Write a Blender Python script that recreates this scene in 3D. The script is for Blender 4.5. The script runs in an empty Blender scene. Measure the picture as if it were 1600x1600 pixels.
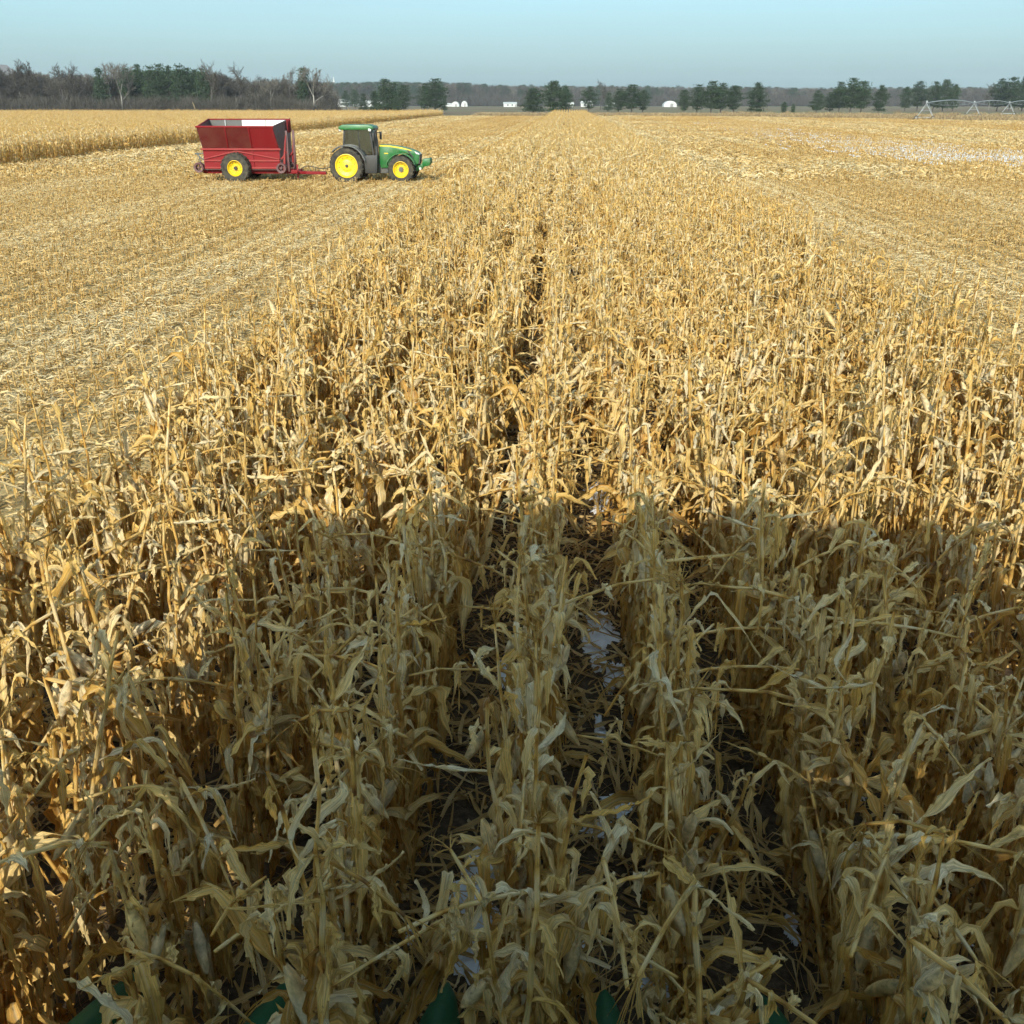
import bpy, bmesh, math, random
import numpy as np
from mathutils import Vector, Matrix, Euler

R = math.radians
SC = bpy.context.scene
COL = SC.collection

# ------------------------------------------------------------------ camera, sky, sun, exposure
H = 4.2                       # eye height in the combine cab
F = 1570.0                    # focal length in pixels of the 1600 px photograph
PITCH, YAW = math.atan(640 / F), math.atan(87 / F * math.cos(math.atan(640 / F)))
cam_d = bpy.data.cameras.new("camera")
cam = bpy.data.objects.new("camera", cam_d)
COL.objects.link(cam)
cam.location = (0, 0, H)
cam.rotation_euler = (math.pi / 2 - PITCH, 0, YAW)
cam_d.sensor_width = 36.0
cam_d.lens = 36.0 * F / 1600
cam_d.clip_start, cam_d.clip_end = 0.05, 20000
SC.camera = cam

SUN_EL, SUN_AZ = R(27.5), R(6)          # sun stands behind the camera, a little to the left
S = Vector((-math.sin(SUN_AZ) * math.cos(SUN_EL), -math.cos(SUN_AZ) * math.cos(SUN_EL), math.sin(SUN_EL)))
world = bpy.data.worlds.new("World")
SC.world = world
world.use_nodes = True
wn = world.node_tree.nodes
wl = world.node_tree.links
wn.clear()
wo = wn.new("ShaderNodeOutputWorld")
bg = wn.new("ShaderNodeBackground")
sky = wn.new("ShaderNodeTexSky")
sky.sky_type = 'NISHITA'
sky.sun_disc = False
sky.sun_elevation = SUN_EL
sky.sun_rotation = math.atan2(S.x, S.y)
sky.altitude = 0
sky.air_density = 1.0
sky.dust_density = 3.0
sky.ozone_density = 2.0
bg.inputs['Strength'].default_value = 0.15
tint = wn.new("ShaderNodeMix")            # the photograph's teal white balance
tint.data_type = 'RGBA'
tint.blend_type = 'MULTIPLY'
tint.inputs[0].default_value = 1.0
tint.inputs[7].default_value = (0.53, 0.74, 0.82, 1)
wl.new(sky.outputs[0], tint.inputs[6])
wtc = wn.new('ShaderNodeTexCoord')         # faint cloud wisps on an even pale veil, added to brighten the shade
wmp = wn.new('ShaderNodeMapping')
wmp.inputs['Scale'].default_value = (2.2, 2.2, 16)
wnz = wn.new('ShaderNodeTexNoise')
wnz.inputs['Scale'].default_value = 1.6
wnz.inputs['Detail'].default_value = 5
wmr = wn.new('ShaderNodeMapRange')
wmr.inputs['From Min'].default_value = 0.42
wmr.inputs['From Max'].default_value = 0.72
wmr.inputs['To Min'].default_value = 0.52
wmr.inputs['To Max'].default_value = 0.64
wcl = wn.new('ShaderNodeMix')
wcl.data_type = 'RGBA'
wcl.inputs[7].default_value = (1.38, 1.92, 2.12, 1)
wl.new(wtc.outputs['Generated'], wmp.inputs[0])
wl.new(wmp.outputs[0], wnz.inputs['Vector'])
wl.new(wnz.outputs['Fac'], wmr.inputs['Value'])
wl.new(wmr.outputs[0], wcl.inputs[0])
wl.new(tint.outputs[2], wcl.inputs[6])
wl.new(wcl.outputs[2], bg.inputs['Color'])
wl.new(bg.outputs[0], wo.inputs['Surface'])

sun_d = bpy.data.lights.new("sun", 'SUN')
sun_d.energy = 2.4
sun_d.angle = R(0.53)
sun_d.color = (1.0, 0.965, 0.84)
sun = bpy.data.objects.new("sun", sun_d)
sun.rotation_euler = (-S).to_track_quat('-Z', 'Y').to_euler()
COL.objects.link(sun)

SC.view_settings.view_transform = 'Standard'
SC.view_settings.look = 'None'
SC.view_settings.gamma = 1
SC.view_settings.exposure = 1.22
SC.view_settings.use_curve_mapping = False
SC.render.engine = 'CYCLES'
SC.cycles.max_bounces = 5
SC.cycles.transparent_max_bounces = 6
SC.cycles.diffuse_bounces = 4
SC.cycles.transmission_bounces = 3
SC.cycles.glossy_bounces = 2
SC.cycles.volume_bounces = 0
SC.cycles.use_adaptive_sampling = True
SC.cycles.adaptive_threshold = 0.04

# ------------------------------------------------------------------ helpers
fw = Vector((-math.sin(YAW) * math.cos(PITCH), math.cos(YAW) * math.cos(PITCH), -math.sin(PITCH)))
rt = Vector((math.cos(YAW), math.sin(YAW), 0))
up = Vector((-math.sin(YAW) * math.sin(PITCH), math.cos(YAW) * math.sin(PITCH), math.cos(PITCH)))


def ray(px, py):
    return fw + rt * ((px - 800) / F) - up * ((py - 800) / F)


def on_ground(px, py, z=0.0):
    d = ray(px, py)
    t = (z - H) / d.z
    return Vector((d.x * t, d.y * t, z))


def at_depth(px, py, Y):
    d = ray(px, py)
    t = Y / d.y
    return Vector((d.x * t, Y, H + d.z * t))


def x_at(px, Y):
    """world x of the spot at distance Y seen in image column px near the horizon"""
    return at_depth(px, 168, Y).x


def project(p):
    v = Vector(p) - Vector((0, 0, H))
    z = v.dot(fw)
    return 800 + F * v.dot(rt) / z, 800 - F * v.dot(up) / z, z


def tag(o, label=None, cat=None, group=None, kind=None):
    if label: o['label'] = label
    if cat: o['category'] = cat
    if group: o['group'] = group
    if kind: o['kind'] = kind
    return o


def empty(name, loc=(0, 0, 0), rz=0, parent=None):
    o = bpy.data.objects.new(name, None)
    o.empty_display_size = 0.2
    o.location = loc
    o.rotation_euler = (0, 0, rz)
    o.parent = parent
    COL.objects.link(o)
    return o


def link(name, me, parent=None, loc=(0, 0, 0), rot=(0, 0, 0)):
    o = bpy.data.objects.new(name, me)
    o.parent = parent
    o.location = loc
    o.rotation_euler = rot
    COL.objects.link(o)
    return o


class QB:
    """collects quads with a per-vertex tint attribute and turns them into one mesh"""
    def __init__(s):
        s.v, s.f, s.c, s.n = [], [], [], 0

    def add(s, v, f, c):
        v = np.asarray(v, np.float32)
        s.v.append(v)
        s.f.append(np.asarray(f, np.int32) + s.n)
        s.c.append(np.asarray(c, np.float32))
        s.n += len(v)

    def merge(s, other, M=None):
        v, f, c = other.arrays()
        if M is not None:
            M = np.array(M)
            v = v @ M[:3, :3].T + M[:3, 3]
        s.add(v, f, c)

    def arrays(s):
        return np.concatenate(s.v), np.concatenate(s.f), np.concatenate(s.c)

    def mesh(s, name, mat, smooth=True):
        v, f, c = s.arrays()
        me = bpy.data.meshes.new(name)
        me.vertices.add(len(v))
        me.vertices.foreach_set('co', v.ravel())
        me.loops.add(f.size)
        me.loops.foreach_set('vertex_index', f.ravel())
        me.polygons.add(len(f))
        me.polygons.foreach_set('loop_start', np.arange(0, f.size, f.shape[1], dtype=np.int32))
        if smooth:
            me.polygons.foreach_set('use_smooth', np.ones(len(f), bool))
        a = me.attributes.new('tint', 'FLOAT_COLOR', 'POINT')
        a.data.foreach_set('color', c.ravel())
        me.update(calc_edges=True)
        me.materials.append(mat)
        return me


def grid_faces(nu, nv, closed=False):
    """faces of an nu x nv vertex grid, optionally closed across v"""
    i, j = np.meshgrid(np.arange(nu - 1), np.arange(nv if closed else nv - 1), indexing='ij')
    j2 = (j + 1) % nv
    return np.stack([i * nv + j, i * nv + j2, (i + 1) * nv + j2, (i + 1) * nv + j], -1).reshape(-1, 4)


# ---- machine-part meshes
def bm_box(bm, c, s, rot=None):
    r = bmesh.ops.create_cube(bm, size=1.0)
    M = Matrix.Translation(c) @ (rot.to_matrix().to_4x4() if rot else Matrix()) @ Matrix.Diagonal((*s, 1))
    bmesh.ops.transform(bm, matrix=M, verts=r['verts'])
    return r['verts']


def bm_bar(bm, a, b, w, h=None):
    a, b = Vector(a), Vector(b)
    d = b - a
    r = bmesh.ops.create_cube(bm, size=1.0)
    M = Matrix.Translation((a + b) / 2) @ d.to_track_quat('X', 'Z').to_matrix().to_4x4() @ Matrix.Diagonal((d.length, w, h or w, 1))
    bmesh.ops.transform(bm, matrix=M, verts=r['verts'])


def bm_cyl(bm, a, b, r1, r2=None, n=12):
    a, b = Vector(a), Vector(b)
    d = b - a
    r = bmesh.ops.create_cone(bm, cap_ends=True, segments=n, radius1=r1, radius2=r1 if r2 is None else r2, depth=d.length)
    M = Matrix.Translation((a + b) / 2) @ d.to_track_quat('Z', 'Y').to_matrix().to_4x4()
    bmesh.ops.transform(bm, matrix=M, verts=r['verts'])


def bm_tube(bm, pts, r, n=8):
    pts = [Vector(p) for p in pts]
    rings = []
    for i, p in enumerate(pts):
        t = (pts[min(i + 1, len(pts) - 1)] - pts[max(i - 1, 0)]).normalized()
        q = t.to_track_quat('Z', 'Y')
        rr = r[i] if isinstance(r, (list, tuple)) else r
        rings.append([bm.verts.new(p + q @ Vector((math.cos(k * 2 * math.pi / n) * rr, math.sin(k * 2 * math.pi / n) * rr, 0))) for k in range(n)])
    for a, b in zip(rings, rings[1:]):
        for k in range(n):
            bm.faces.new((a[k], a[(k + 1) % n], b[(k + 1) % n], b[k]))
    bm.faces.new(rings[0][::-1])
    bm.faces.new(rings[-1])


def bm_prism(bm, prof, y0, y1, axis='y'):
    """side profile (x, z) extruded from y0 to y1"""
    lo = [bm.verts.new((x, y0, z)) for x, z in prof]
    hi = [bm.verts.new((x, y1, z)) for x, z in prof]
    n = len(prof)
    bm.faces.new(lo)
    bm.faces.new(hi[::-1])
    for k in range(n):
        bm.faces.new((lo[k], hi[k], hi[(k + 1) % n], lo[(k + 1) % n]))


def bm_lathe(bm, prof, n=32):
    """profile (radius, y) turned about the y axis"""
    rings = []
    for k in range(n):
        a = 2 * math.pi * k / n
        rings.append([bm.verts.new((r * math.cos(a), y, r * math.sin(a))) for r, y in prof])
    for k in range(n):
        A, B = rings[k], rings[(k + 1) % n]
        for i in range(len(prof) - 1):
            bm.faces.new((A[i], A[i + 1], B[i + 1], B[i]))


def finish(bm, name, mat, parent=None, bevel=0.0, loc=(0, 0, 0), angle=35, rot=(0, 0, 0)):
    bmesh.ops.recalc_face_normals(bm, faces=bm.faces)
    if bevel:
        bmesh.ops.bevel(bm, geom=[e for e in bm.edges if e.is_manifold and e.calc_face_angle(0) > 0.6], offset=bevel, segments=2, affect='EDGES', profile=0.5)
    me = bpy.data.meshes.new(name)
    bm.to_mesh(me)
    bm.free()
    for p in me.polygons:
        p.use_smooth = True
    me.set_sharp_from_angle(angle=R(angle))
    me.materials.append(mat)
    return link(name, me, parent, loc, rot)


# ------------------------------------------------------------------ materials
def new_mat(name):
    m = bpy.data.materials.new(name)
    m.use_nodes = True
    m.node_tree.nodes.clear()
    return m, m.node_tree.nodes, m.node_tree.links


def node(ns, t, **kw):
    n = ns.new(t)
    for k, v in kw.items():
        if k in n.inputs.keys() if isinstance(k, str) else False:
            n.inputs[k].default_value = v
        else:
            setattr(n, k, v)
    return n


def ramp(ns, stops, interp='LINEAR'):
    n = ns.new('ShaderNodeValToRGB')
    cr = n.color_ramp
    cr.interpolation = interp
    while len(cr.elements) < len(stops):
        cr.elements.new(0.5)
    for e, (p, c) in zip(cr.elements, stops):
        e.position = p
        e.color = (*c, 1) if len(c) == 3 else c
    return n


def math_n(ns, ls, op, a, b=None, c=None, clamp=False):
    n = ns.new('ShaderNodeMath')
    n.operation = op
    n.use_clamp = clamp
    for i, x in enumerate((a, b, c)):
        if x is None: continue
        if isinstance(x, (int, float)): n.inputs[i].default_value = x
        else: ls.new(x, n.inputs[i])
    return n.outputs[0]


def mix_c(ns, ls, fac, a, b, blend='MIX'):
    n = ns.new('ShaderNodeMix')
    n.data_type = 'RGBA'
    n.blend_type = blend
    for sock, x in ((n.inputs[0], fac), (n.inputs[6], a), (n.inputs[7], b)):
        if isinstance(x, (int, float)): sock.default_value = x
        elif isinstance(x, (tuple, list)): sock.default_value = (*x, 1)
        else: ls.new(x, sock)
    return n.outputs[2]


def noise_n(ns, ls, vec, scale, detail=4, rough=0.55):
    n = ns.new('ShaderNodeTexNoise')
    n.inputs['Scale'].default_value = scale
    n.inputs['Detail'].default_value = detail
    n.inputs['Roughness'].default_value = rough
    if vec is not None: ls.new(vec, n.inputs['Vector'])
    return n.outputs['Fac']


def mat_dry_leaf(name='dry_corn_leaf', translucent=0.3, sat=1.0, stops=None):
    """tint.r = hue from pale cream (0) to dark brown (1), .g across the blade, .b along it, .a random"""
    m, ns, ls = new_mat(name)
    out = ns.new('ShaderNodeOutputMaterial')
    at = ns.new('ShaderNodeAttribute')
    at.attribute_name = 'tint'
    sp = ns.new('ShaderNodeSeparateColor')
    ls.new(at.outputs['Color'], sp.inputs[0])
    oi = ns.new('ShaderNodeObjectInfo')
    tc = ns.new('ShaderNodeTexCoord')
    blot = noise_n(ns, ls, tc.outputs['Object'], 5.0, 4, 0.6)
    h = math_n(ns, ls, 'ADD', sp.outputs[0], math_n(ns, ls, 'MULTIPLY_ADD', oi.outputs['Random'], 0.16, -0.08))
    h = math_n(ns, ls, 'ADD', h, math_n(ns, ls, 'MULTIPLY_ADD', blot, 0.75, -0.375))
    rp = ramp(ns, stops or [(0.0, (0.69, 0.565, 0.35)), (0.25, (0.685, 0.495, 0.208)), (0.5, (0.625, 0.392, 0.107)),
                   (0.75, (0.46, 0.24, 0.05)), (1.0, (0.21, 0.092, 0.026))])
    ls.new(h, rp.inputs[0])
    cv = ns.new('ShaderNodeCombineXYZ')
    ls.new(math_n(ns, ls, 'MULTIPLY_ADD', at.outputs['Alpha'], 37.0, math_n(ns, ls, 'MULTIPLY', sp.outputs[2], 2.5)), cv.inputs[0])
    ls.new(math_n(ns, ls, 'MULTIPLY', sp.outputs[1], 12.0), cv.inputs[1])
    ls.new(math_n(ns, ls, 'MULTIPLY', at.outputs['Alpha'], 91.0), cv.inputs[2])
    streak = noise_n(ns, ls, cv.outputs[0], 1.0, 3, 0.6)
    sv = math_n(ns, ls, 'MULTIPLY_ADD', streak, 2.1, -0.05)
    c1 = mix_c(ns, ls, 1.0, rp.outputs[0], sv, 'MULTIPLY')
    # paler midrib
    mr = math_n(ns, ls, 'ABSOLUTE', math_n(ns, ls, 'SUBTRACT', sp.outputs[1], 0.5))
    mr = math_n(ns, ls, 'MULTIPLY_ADD', mr, -14.0, 1.0, True)
    c2 = mix_c(ns, ls, math_n(ns, ls, 'MULTIPLY', mr, 0.45), c1, (0.60, 0.50, 0.29))
    # freckles of mould
    fr = noise_n(ns, ls, tc.outputs['Object'], 55.0, 2, 0.5)
    fm = math_n(ns, ls, 'MULTIPLY_ADD', fr, 9.0, -5.9, True)
    c3 = mix_c(ns, ls, math_n(ns, ls, 'MULTIPLY', fm, 0.55), c2, (0.10, 0.065, 0.04))
    p = ns.new('ShaderNodeBsdfPrincipled')
    ls.new(c3, p.inputs['Base Color'])
    p.inputs['Roughness'].default_value = 0.55
    p.inputs['Specular IOR Level'].default_value = 0.32
    bp = ns.new('ShaderNodeBump')
    bp.inputs['Strength'].default_value = 0.8
    bp.inputs['Distance'].default_value = 0.004
    ls.new(streak, bp.inputs['Height'])
    ls.new(bp.outputs[0], p.inputs['Normal'])
    tr = ns.new('ShaderNodeBsdfTranslucent')
    ls.new(mix_c(ns, ls, 1.0, c3, (1.0, 0.80, 0.50), 'MULTIPLY'), tr.inputs[0])
    mx = ns.new('ShaderNodeMixShader')
    mx.inputs[0].default_value = translucent
    ls.new(p.outputs[0], mx.inputs[1])
    ls.new(tr.outputs[0], mx.inputs[2])
    ls.new(mx.outputs[0], out.inputs[0])
    return m


def mat_paint(name, col, rough=0.4, dirt=0.35, dirt_col=(0.20, 0.15, 0.09), metallic=0.0, spec=0.5, scale=2.5):
    m, ns, ls = new_mat(name)
    out = ns.new('ShaderNodeOutputMaterial')
    tc = ns.new('ShaderNodeTexCoord')
    n1 = noise_n(ns, ls, tc.outputs['Object'], scale, 6, 0.65)
    n2 = noise_n(ns, ls, tc.outputs['Object'], scale * 9, 3, 0.6)
    f = math_n(ns, ls, 'MULTIPLY_ADD', n1, 2.6, -1.0, True)
    f = math_n(ns, ls, 'MULTIPLY', f, math_n(ns, ls, 'MULTIPLY_ADD', n2, 1.0, 0.3, True))
    c = mix_c(ns, ls, math_n(ns, ls, 'MULTIPLY', f, dirt), col, dirt_col)
    p = ns.new('ShaderNodeBsdfPrincipled')
    ls.new(c, p.inputs['Base Color'])
    ls.new(math_n(ns, ls, 'MULTIPLY_ADD', f, 0.35, rough, True), p.inputs['Roughness'])
    p.inputs['Metallic'].default_value = metallic
    p.inputs['Specular IOR Level'].default_value = spec
    ls.new(p.outputs[0], out.inputs[0])
    return m


def mat_noise(name, stops, scale, rough=0.9, detail=5, bump=0.0, coord='Object', bscale=None):
    m, ns, ls = new_mat(name)
    out = ns.new('ShaderNodeOutputMaterial')
    tc = ns.new('ShaderNodeTexCoord')
    n1 = noise_n(ns, ls, tc.outputs[coord], scale, detail, 0.6)
    rp = ramp(ns, stops)
    ls.new(n1, rp.inputs[0])
    p = ns.new('ShaderNodeBsdfPrincipled')
    ls.new(rp.outputs[0], p.inputs['Base Color'])
    p.inputs['Roughness'].default_value = rough
    p.inputs['Specular IOR Level'].default_value = 0.2
    if bump:
        bp = ns.new('ShaderNodeBump')
        bp.inputs['Strength'].default_value = bump
        ls.new(noise_n(ns, ls, tc.outputs[coord], bscale or scale * 3, 4, 0.6), bp.inputs['Height'])
        ls.new(bp.outputs[0], p.inputs['Normal'])
    ls.new(p.outputs[0], out.inputs[0])
    return m


def mat_tinted(name, stops, rough=0.85, rnd=0.25, translucent=0.0):
    """colour ramp driven by tint.r and the object's random value"""
    m, ns, ls = new_mat(name)
    out = ns.new('ShaderNodeOutputMaterial')
    at = ns.new('ShaderNodeAttribute')
    at.attribute_name = 'tint'
    sp = ns.new('ShaderNodeSeparateColor')
    ls.new(at.outputs['Color'], sp.inputs[0])
    oi = ns.new('ShaderNodeObjectInfo')
    rp = ramp(ns, stops)
    ls.new(math_n(ns, ls, 'ADD', sp.outputs[0], math_n(ns, ls, 'MULTIPLY_ADD', oi.outputs['Random'], rnd, -rnd / 2)), rp.inputs[0])
    p = ns.new('ShaderNodeBsdfPrincipled')
    ls.new(rp.outputs[0], p.inputs['Base Color'])
    p.inputs['Roughness'].default_value = rough
    p.inputs['Specular IOR Level'].default_value = 0.2
    if translucent:
        tr = ns.new('ShaderNodeBsdfTranslucent')
        ls.new(rp.outputs[0], tr.inputs[0])
        mx = ns.new('ShaderNodeMixShader')
        mx.inputs[0].default_value = translucent
        ls.new(p.outputs[0], mx.inputs[1])
        ls.new(tr.outputs[0], mx.inputs[2])
        ls.new(mx.outputs[0], out.inputs[0])
    else:
        ls.new(p.outputs[0], out.inputs[0])
    return m


def mat_glass(name, tint=(0.75, 0.85, 0.82), reflect=0.12):
    m, ns, ls = new_mat(name)
    out = ns.new('ShaderNodeOutputMaterial')
    t = ns.new('ShaderNodeBsdfTransparent')
    t.inputs[0].default_value = (*tint, 1)
    g = ns.new('ShaderNodeBsdfGlossy')
    g.inputs['Roughness'].default_value = 0.03
    fr = ns.new('ShaderNodeFresnel')
    fr.inputs[0].default_value = 1.5
    mx = ns.new('ShaderNodeMixShader')
    ls.new(math_n(ns, ls, 'ADD', fr.outputs[0], reflect, None, True), mx.inputs[0])
    ls.new(t.outputs[0], mx.inputs[1])
    ls.new(g.outputs[0], mx.inputs[2])
    ls.new(mx.outputs[0], out.inputs[0])
    return m


LEAF = mat_dry_leaf()
STRAW = mat_dry_leaf('straw_residue', 0.15, 1.0, [(0.0, (0.64, 0.515, 0.295)), (0.25, (0.62, 0.43, 0.18)), (0.5, (0.52, 0.32, 0.098)), (0.75, (0.33, 0.185, 0.05)), (1.0, (0.14, 0.07, 0.025))])
M = {
    'green': mat_paint('green_paint', (0.010, 0.125, 0.028), 0.35, 0.35),
    'dark_green': mat_paint('header_green_plastic', (0.008, 0.11, 0.045), 0.42, 0.25, (0.10, 0.09, 0.05)),
    'yellow': mat_paint('yellow_paint', (0.74, 0.50, 0.005), 0.4, 0.35, (0.35, 0.27, 0.12)),
    'red': mat_paint('red_paint', (0.20, 0.008, 0.012), 0.55, 0.35, (0.17, 0.045, 0.03), scale=1.5, spec=0.2),
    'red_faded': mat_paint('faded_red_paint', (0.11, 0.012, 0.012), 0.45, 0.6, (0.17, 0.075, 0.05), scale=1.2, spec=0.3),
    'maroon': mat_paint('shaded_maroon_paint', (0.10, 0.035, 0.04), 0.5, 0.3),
    'pink_red': mat_paint('weathered_red_beam', (0.26, 0.028, 0.03), 0.55, 0.3, (0.30, 0.14, 0.09), spec=0.2),
    'white': mat_paint('white_paint', (0.78, 0.79, 0.78), 0.5, 0.2),
    'black': mat_paint('black_plastic', (0.018, 0.018, 0.02), 0.5, 0.5, (0.10, 0.085, 0.06)),
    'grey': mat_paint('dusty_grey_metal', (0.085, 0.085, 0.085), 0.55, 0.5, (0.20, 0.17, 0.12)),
    'rubber': mat_paint('dusty_rubber', (0.03, 0.028, 0.026), 0.8, 1.0, (0.15, 0.125, 0.085), spec=0.2, scale=4),
    'steel': mat_paint('galvanised_steel', (0.36, 0.38, 0.39), 0.45, 0.3, (0.3, 0.28, 0.24), metallic=0.3),
    'glass': mat_glass('cab_glass', (0.40, 0.50, 0.47), 0.16),
    'lamp': mat_paint('lamp_lens', (0.8, 0.8, 0.78), 0.15, 0.05),
    'orange': mat_paint('orange_lettering', (0.85, 0.42, 0.08), 0.5, 0.1),
    'house_white': mat_paint('white_siding', (0.50, 0.50, 0.49), 0.6, 0.1, scale=0.2),
    'house_grey': mat_paint('grey_shingles', (0.22, 0.21, 0.21), 0.8, 0.2, scale=0.2),
    'window': mat_paint('dark_window', (0.03, 0.035, 0.045), 0.15, 0.0),
    'snow': mat_noise('snow', [(0.3, (0.64, 0.64, 0.65)), (0.7, (0.84, 0.85, 0.86))], 9, 0.7, 5, 0.5),
    'bark': mat_tinted('grey_bark', [(0.0, (0.06, 0.052, 0.048)), (0.5, (0.10, 0.088, 0.08)), (1.0, (0.40, 0.37, 0.33))]),
    'twig': mat_tinted('bare_twigs', [(0.0, (0.045, 0.040, 0.034)), (0.5, (0.080, 0.070, 0.058)), (1.0, (0.22, 0.195, 0.16))]),
    'needle': mat_tinted('pine_needles', [(0.0, (0.022, 0.038, 0.022)), (0.5, (0.035, 0.062, 0.03)), (1.0, (0.065, 0.095, 0.042))], translucent=0.15),
    'weed': mat_tinted('dry_weeds', [(0.0, (0.14, 0.09, 0.05)), (0.5, (0.27, 0.19, 0.10)), (1.0, (0.45, 0.35, 0.19))]),
}


def ground_material():
    """far land: brown plough and winter-green strips"""
    m, ns, ls = new_mat('far_fields')
    out = ns.new('ShaderNodeOutputMaterial')
    g = ns.new('ShaderNodeNewGeometry')
    mp = ns.new('ShaderNodeMapping')
    mp.inputs['Scale'].default_value = (0.0016, 0.006, 1)
    ls.new(g.outputs['Position'], mp.inputs[0])
    big = noise_n(ns, ls, mp.outputs[0], 1.0, 2, 0.5)
    rp = ramp(ns, [(0.36, (0.14, 0.10, 0.065)), (0.46, (0.17, 0.125, 0.08)), (0.54, (0.14, 0.135, 0.065)), (0.66, (0.19, 0.15, 0.09))])
    ls.new(big, rp.inputs[0])
    fine = noise_n(ns, ls, g.outputs['Position'], 0.35, 6, 0.7)
    c = mix_c(ns, ls, 1.0, rp.outputs[0], math_n(ns, ls, 'MULTIPLY_ADD', fine, 0.9, 0.55), 'MULTIPLY')
    p = ns.new('ShaderNodeBsdfPrincipled')
    p.inputs['Roughness'].default_value = 0.95
    p.inputs['Specular IOR Level'].default_value = 0.1
    ls.new(c, p.inputs['Base Color'])
    ls.new(p.outputs[0], out.inputs[0])
    return m


def field_material():
    """soil between the rows, straw cover where it has been cut, old snow low on the right"""
    m, ns, ls = new_mat('field_soil_and_straw')
    out = ns.new('ShaderNodeOutputMaterial')
    g = ns.new('ShaderNodeNewGeometry')
    pos = g.outputs['Position']
    sx = ns.new('ShaderNodeSeparateXYZ')
    ls.new(pos, sx.inputs[0])
    mp = ns.new('ShaderNodeMapping')
    mp.inputs['Scale'].default_value = (1.0, 0.12, 1)
    ls.new(pos, mp.inputs[0])
    n_fine = noise_n(ns, ls, pos, 22.0, 5, 0.7)
    n_row = noise_n(ns, ls, mp.outputs[0], 0.9, 5, 0.65)
    n_mid = noise_n(ns, ls, pos, 1.6, 6, 0.7)
    soil = ramp(ns, [(0.3, (0.045, 0.031, 0.020)), (0.5, (0.085, 0.058, 0.036)), (0.7, (0.17, 0.12, 0.07))])
    ls.new(n_fine, soil.inputs[0])
    straw = ramp(ns, [(0.25, (0.21, 0.14, 0.065)), (0.45, (0.38, 0.275, 0.12)), (0.7, (0.53, 0.41, 0.21))])
    ls.new(math_n(ns, ls, 'ADD', math_n(ns, ls, 'MULTIPLY', n_mid, 0.6), math_n(ns, ls, 'MULTIPLY', n_row, 0.4)), straw.inputs[0])
    # uncut strip in the middle is bare soil with a little litter
    ax = math_n(ns, ls, 'ABSOLUTE', math_n(ns, ls, 'SUBTRACT', sx.outputs[0], 0.64))
    cut = math_n(ns, ls, 'MULTIPLY_ADD', ax, 2.0, -9.9, True)
    cov = math_n(ns, ls, 'MULTIPLY', cut, math_n(ns, ls, 'MULTIPLY_ADD', n_mid, 3.0, -0.55, True))
    c = mix_c(ns, ls, cov, soil.outputs[0], straw.outputs[0])
    p = ns.new('ShaderNodeBsdfPrincipled')
    p.inputs['Roughness'].default_value = 0.95
    p.inputs['Specular IOR Level'].default_value = 0.1
    ls.new(c, p.inputs['Base Color'])
    bp = ns.new('ShaderNodeBump')
    bp.inputs['Strength'].default_value = 0.6
    bp.inputs['Distance'].default_value = 0.04
    ls.new(n_fine, bp.inputs['Height'])
    ls.new(bp.outputs[0], p.inputs['Normal'])
    ls.new(p.outputs[0], out.inputs[0])
    return m


# ------------------------------------------------------------------ ground and field
def sheet(name, pts, z, mat):
    me = bpy.data.meshes.new(name)
    me.from_pydata([(x, y, z) for x, y in pts], [], [tuple(range(len(pts)))])
    me.materials.append(mat)
    o = link(name, me)
    o['kind'] = 'structure'
    return o


FIELD_END = 352.0
sheet('ground', [(-6000, -400), (6000, -400), (6000, 9000), (-6000, 9000)], -0.02, ground_material())
# the field's far edge runs nearer to the camera on the right-hand side
FIELD = [(-260, -60), (260, -60), (300, 205), (110, 254), (60, 330), (20, FIELD_END), (-260, FIELD_END + 5)]
sheet('harvested_field', FIELD, 0.0, field_material())


def field_edge(x):
    xs = [-260, 20, 60, 110, 300]
    ys = [FIELD_END + 5, FIELD_END, 330, 254, 205]
    return np.interp(x, xs, ys)


# ------------------------------------------------------------------ corn plants
ROWS = [-0.12 + 0.762 * k for k in range(-5, 8)]
STRIP_L, STRIP_R = ROWS[0] - 0.38, ROWS[-1] + 0.38


def smooth(x):
    x = np.clip(x, 0, 1)
    return x * x * (3 - 2 * x)


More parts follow.
